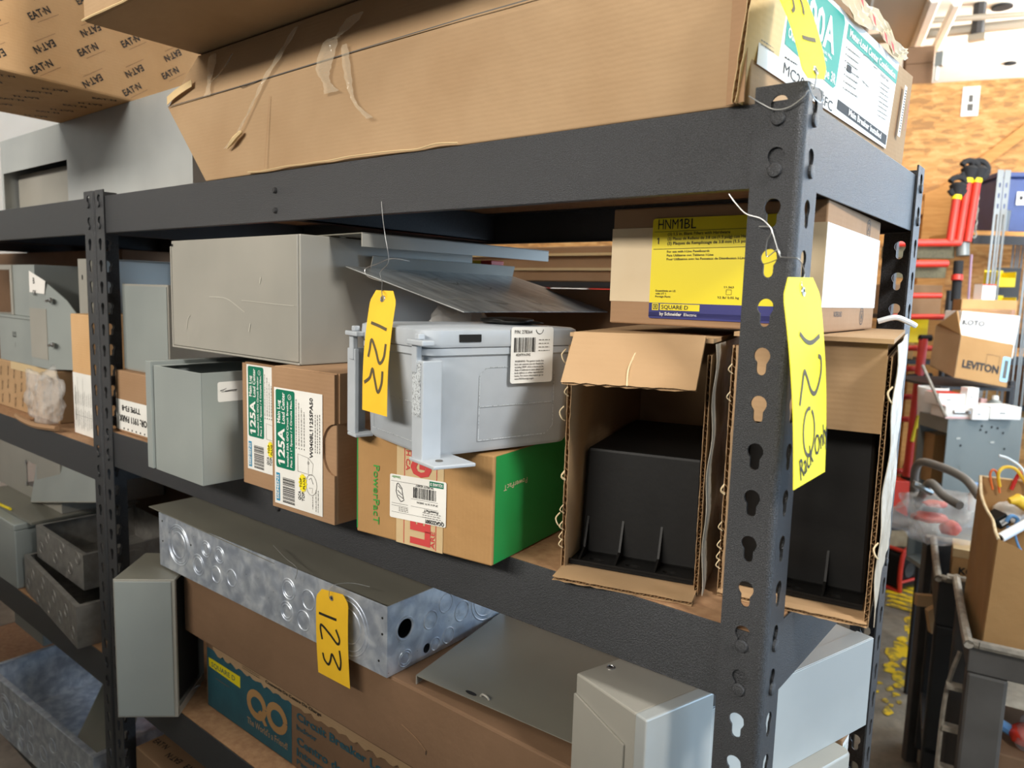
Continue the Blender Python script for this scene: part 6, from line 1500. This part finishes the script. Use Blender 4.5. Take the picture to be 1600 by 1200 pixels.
# carton in the cart
t = thing('cardboard_carton', 'big open tan carton with a torn rim standing in the front cart', 'box', (0, 0, 0))
zb = .8025
c_fl = PF(.030, .050, zb); c_bl = PF(.012, .36, zb); c_fr = PF(.50, .070, zb); c_br = PF(.49, .38, zb)
def lean(px, py, ref, t0):   # rim point seen at this pixel, at the depth of ref
    return onp(px, py, ref, VY)
tfl = lean(1560, 842, c_fl+VY*.015, 0); tbl = lean(1532, 744, c_bl+VY*.02, 0); tfr = c_fr+V3((.01, 0, .14)); tbr = c_br+V3((.03, 0, tbl.z-zb))
mb = MB()
def quadw(a, b, c, d, th, m='cardgold'): mb.hexa([a, b, b+th, a+th], [d, c, c+th, d+th], m)
quadw(c_fl, c_fr, tfr, tfl, VY*.005); quadw(c_bl, c_br, tbr, tbl, VY*.005)
quadw(c_fr, c_br, tbr, tfr, VX*.005); mb.hexa([c_fl, c_fr, c_br, c_bl], [x+V3((0, 0, .004)) for x in (c_fl, c_fr, c_br, c_bl)], 'cardgold')
rim_ = [tbl, lean(1533, 772, c_bl.lerp(c_fl, .15), 0), lean(1541, 795, c_bl.lerp(c_fl, .35), 0), lean(1551, 812, c_bl.lerp(c_fl, .6), 0), lean(1555, 830, c_bl.lerp(c_fl, .85), 0), tfl]
base_ = [c_bl.lerp(c_fl, k/5) for k in range(6)]
for k in range(5): quadw(base_[k+1], base_[k], rim_[k], rim_[k+1], VX*.005)
obj('body', mb, t)
mb = MB(); mb.tube(bez(rim_, 4), .004, 'tornliner', 6); mb.tube(bez([tbl, tbl.lerp(tbr, .3)+V3((0, 0, .002)), tbl.lerp(tbr, .6), tbr], 4), .003, 'tornliner', 6); obj('torn_rim', mb, t, smooth=True)
zz_ = tfl.z
def inbox(px, py, y): return onp(px, py, PF(0, y, 0), VY)
P = [inbox(1562, 841, .10), inbox(1600, 820, .14), inbox(1640, 800, .20)]
o = obj('pipe', MB().tube(P, .0115, 'pvc', 14), smooth=True); tag(o, 'white plastic pipe jutting out of the carton in the front cart', 'pipe')
d_ = (P[0]-P[1]).normalized(); obj('bore', MB().tube([P[0]+d_*.0004, P[0]+d_*.0008], .0085, 'holeblack', 14), o)
for nm, lb, pts, r, m in (('cable', 'pale cable standing out of the back of the tan carton', [inbox(1561, 712, .33), inbox(1578, 718, .32), inbox(1600, 738, .30), inbox(1612, 790, .28)], .0035, 'pvc'),
        ('cable', 'yellow cable loop at the back of the tan carton', [inbox(1562, 760, .33), inbox(1560, 740, .32), inbox(1570, 730, .32), inbox(1588, 734, .31), inbox(1606, 760, .30)], .0045, 'yellowplastic'),
        ('cable', 'orange wire curl at the back left of the tan carton', [inbox(1551, 765, .33), inbox(1547, 742, .33), inbox(1552, 734, .33), inbox(1558, 741, .33), inbox(1562, 770, .33)], .003, 'orangewire'),
        ('cable', 'red wires at the right rim of the tan carton', [inbox(1580, 765, .32), inbox(1592, 741, .32), inbox(1606, 736, .32)], .005, 'redwire'),
        ('cable', 'blue wire hanging inside the tan carton', [inbox(1585, 832, .16), inbox(1592, 855, .15), inbox(1606, 872, .14)], .003, 'bluewire'),
        ('cable', 'blue coiled cable above the white pipe', [inbox(1572, 815, .20), inbox(1580, 806, .20), inbox(1590, 812, .20), inbox(1584, 826, .20), inbox(1574, 824, .20)], .005, 'bluewire')):
    tag(obj(nm, MB().tube(bez(pts, 5), r, m, 8), smooth=True), lb, 'cable')
tag(obj('plastic_bottle', MB().tube([inbox(1577, 783, .24), inbox(1588, 780, .24), inbox(1620, 800, .24)], [.008, .016, .018], 'yellowplastic', 12), smooth=True), 'yellow plastic bottle lying in the tan carton', 'bottle')
blob('packing_filler', 'white packing lump behind the yellow bottle in the tan carton', 'packing', inbox(1578, 800, .30), .04, .03, .03, 'whitebox', 4, .2)
p = inbox(1570, 812, .22); t = thing('circuit_breaker', 'black breaker with a white label lying in the tan carton', 'breaker', p, ANG); mb = MB(); mb.box(-.022, .012, 0, .05, -.018, .012, 'blackplastic'); obj('body', mb, t, bevel=.002, rot=(0, -.6, 0)); s = Sheet(FRONT(-.0005)); s.rect(-.014, -.012, .004, .004, 'labelwhite', 0); s.text('BAB-H', -.012, -.006, .003, 'ink', .012); o = obj('label', s.mb, t, rot=(0, -.6, 0))
p = dn(c_fl.lerp(c_br, .5), zb+.005); o = blob('parts_heap', 'heap of mixed electrical scrap filling the tan carton', 'parts', p+V3((0, 0, .06)), .18, .12, .10, 'greydark', 7, .3); o['kind'] = 'stuff'
# second, black cart behind with small cartons, and the clear bag
G0 = onz(1468, 902, .85); G1 = onz(1500, 912, .85)
t = thing('utility_cart', 'black plastic utility cart behind the front cart', 'cart', (0, 0, 0))
PG = tray_cart(t, dn(G0, 0), ex_, ey_, .60, .42, .85, .15, 'cartblack', 'cartedge', 'cartblack', .10)
t = thing('small_carton', 'gold small carton lettered KOH in the black cart', 'box', PG(.035, .10, .7065), math.atan2(ex_.y, ex_.x)); mb = MB(); mb.box(0, .16, 0, .2, 0, .185, 'cardgold'); obj('body', mb, t, bevel=.002); s = Sheet(FRONT(-.0006)); s.text('KOHLER', .020, .135, .020, 'ink', .110, 0, .04); s.rect(.004, .100, .06, .115, 'labelwhite', 0); s.rect(0, .0, .16, .012, 'inkgrey', 0); obj('print', s.mb, t)
mb = MB(); mb.hexa([(0, 0, .186), (.16, 0, .186), (.16, .2, .186), (0, .2, .186)], [(0, -.01, .215), (.16, -.01, .215), (.16, .2, .190), (0, .2, .190)], 'cardlight'); obj('flap', mb, t)
o = blob('plastic_bag', 'large clear plastic bag full of red items heaped behind the carts', 'bag', onp(1470, 812, PG(0, .2, 0), VY), .150, .12, .088, 'film', 11, .35, ANG, 4)
o2 = blob('red_part', 'red part inside the left of the clear bag', 'part', onp(1452, 808, PG(0, .2, 0), VY), .055, .04, .016, 'redbin', 2, .2, ANG-.2); o3 = blob('red_part', 'red part inside the right of the clear bag', 'part', onp(1484, 825, PG(0, .2, 0), VY), .030, .03, .026, 'redbin', 3, .2, ANG); blob('red_part', 'small red part near the top of the clear bag', 'part', onp(1462, 787, PG(0, .2, 0), VY), .038, .03, .010, 'redbin', 4, .2, ANG)
mb = MB(); q = onp(1434, 800, PG(0, .2, 0), VY); w1 = onp(1404, 772, PG(0, .2, 0), VY); w2 = onp(1418, 768, PG(0, .2, 0), VY); w3 = onp(1424, 790, PG(0, .2, 0), VY); w4 = onp(1440, 845, PG(0, .2, 0), VY); w5 = onp(1450, 852, PG(0, .2, 0), VY)
mb.grid(lambda u, v: tuple(w1.lerp(w4, u).lerp(w2.lerp(w5, u), v)+VY*(.01*math.sin(u*17+v*5))), 10, 4, 'film', .001); o_ = obj('bag_corner', mb, None, smooth=True); o_.parent = o; o_.matrix_parent_inverse = (Matrix.Translation(o.location) @ Matrix.Rotation(ANG, 4, 'Z')).inverted()
p = onp(1524, 764, PG(0, .15, 0), VY); t = thing('plastic_bottle', 'small bottle with a blue round cap between the bag and the tan carton', 'bottle', p-V3((0, 0, .07))); mb = MB(); mb.lathe([(.016, 0), (.018, .05), (.011, .062)], 'labelwhite', None, 14); obj('body', mb, t, smooth=True); mb = MB(); mb.lathe([(.004, .06), (.015, .066), (.0165, .076), (.012, .088), (.003, .092)], 'bluewire', None, 16); obj('cap', mb, t, smooth=True)
t = thing('broom_post', 'upright dark grey flat post between the radio and the black cart', 'post', (0, 0, 0)); p = onp(1459, 840, PG(0, .42, 0), VY); a = dn(p, 0); mb = MB(); mb.box(-.022, .022, 0, .03, 0, p.z, 'cartgrey', Matrix.Translation(a) @ Matrix.Rotation(ANG, 4, 'Z')); obj('post', mb, t, bevel=.003)
# cardboard scraps leaning near the floor
for (a_, b_, c_, d_), lb, T in ((((1434, 930), (1464, 932), (1463, 950), (1433, 947)), 'flat tan cardboard flap by the black cart', 2.5), (((1450, 955), (1464, 948), (1460, 992), (1455, 990)), 'folded tan cardboard scrap low beside the black cart', 2.4)):
    p = [at(*q, T) for q in (a_, b_, c_, d_)]; o = obj('cardboard_scrap', MB().hexa([p[3], p[2], p[2]+VY*.02, p[3]+VY*.02], [p[0], p[1], p[1]+VY*.02, p[0]+VY*.02], 'cardorange')); tag(o, lb, 'cardboard')
t = thing('plastic_crate', 'stack of black crates under the cardboard flap beside the cart', 'crate', dn(at(1494, 990, 2.58), 0), ANG); q = at(1440, 955, 2.58).z
for k in range(3): obj('crate', MB().box(0, .065, 0, .20, k*q/3, (k+1)*q/3-.008, 'cartblack'), t, bevel=.004)
# job-site radio
p = onz(1404, 927, 0); t = thing('jobsite_radio', 'red and black jobsite radio on the floor past the rack', 'radio', dn(p, 0), ANG+.5); s_ = 1.0
mb = MB(); mb.box(0, .28, 0, .20, .015, .235, 'blackplastic'); obj('body', mb, t, bevel=.02)
mb = MB()
for y in (-.006, .196):
    mb.tube(bez([(.0, y, .01), (-.012, y, .12), (.012, y, .25), (.14, y, .268), (.27, y, .25), (.292, y, .12), (.28, y, .01)], 4), .013, 'red', 8)
for x, z in ((.0, .01), (.012, .25), (.27, .25), (.28, .01)): mb.tube([(x, -.006, z), (x, .196, z)], .012, 'red', 8)
mb.tube([(-.005, -.01, .07), (.285, -.01, .07)], .008, 'red', 8); obj('roll_cage', mb, t, smooth=True)
for x in (.075, .205):
    mb = MB(); mb.lathe([(.045, 0), (.045, .006), (.03, .002)], 'cartblack', MF(x, .13, -.001), 18); obj('speaker', mb, t, smooth=True)
# timber crate with stencilled letter
p = onz(1378, 905, 0); q = at(1416, 760, 4.6); t = thing('timber_crate', 'pale timber crate with a stencilled U behind the radio', 'crate', dn(onz(1372, 912, 0), 0), ANG); mb = MB(); mb.box(0, .20, 0, .15, 0, .34, 'crate'); mb.box(-.004, .204, -.01, 0, .0, .05, 'crate'); mb.box(0, .20, 0, .15, .345, .41, 'pine'); obj('body', mb, t, bevel=.003); s = Sheet(FRONT(-.0015)); s.text('U.', .10, .13, .035, 'inkgrey', .06, 0, .02); obj('stencil', s.mb, t)
t = thing('storage_crate', 'red container standing on the timber crate by the pipe stand', 'crate', dn(onz(1372, 912, 0), 0)+V3((0, 0, .413)), ANG); mb = MB(); mb.box(0, .20, .01, .14, 0, .22, 'redbin'); obj('body', mb, t, bevel=.006)
# under the front cart : scrap on its lower tray
q0 = PF(.12, .06, .301)
tag(obj('metal_bar', MB().tube([onp(1545, 1120, PF(0, .10, 0), VY), onp(1640, 1180, PF(0, .10, 0), VY)], .014, 'bluewire', 8)), 'pale blue metal bar across the lower part of the front cart', 'bar')
tag(obj('metal_bar', MB().tube([onp(1540, 1190, PF(0, .14, 0), VY), onp(1640, 1140, PF(0, .14, 0), VY)], .006, 'pvc', 8)), 'thin white bar rising to the right in the front cart', 'bar')
t = thing('cardboard_carton', 'brown carton on the lower tray of the front cart', 'box', PF(.06, .10, .301), math.atan2(ex_.y, ex_.x)); mb = MB(); mb.box(0, .40, 0, .28, 0, .26, 'cardshade'); obj('body', mb, t, bevel=.004)
blob('plastic_bag', 'clear bag with red contents on the lower carton of the front cart', 'bag', PF(.22, .18, .60), .10, .08, .045, 'film', 13, .3, ANG); blob('red_part', 'red part inside the bag under the front cart tray', 'part', PF(.17, .17, .595), .05, .04, .03, 'redbin', 14, .2, ANG)
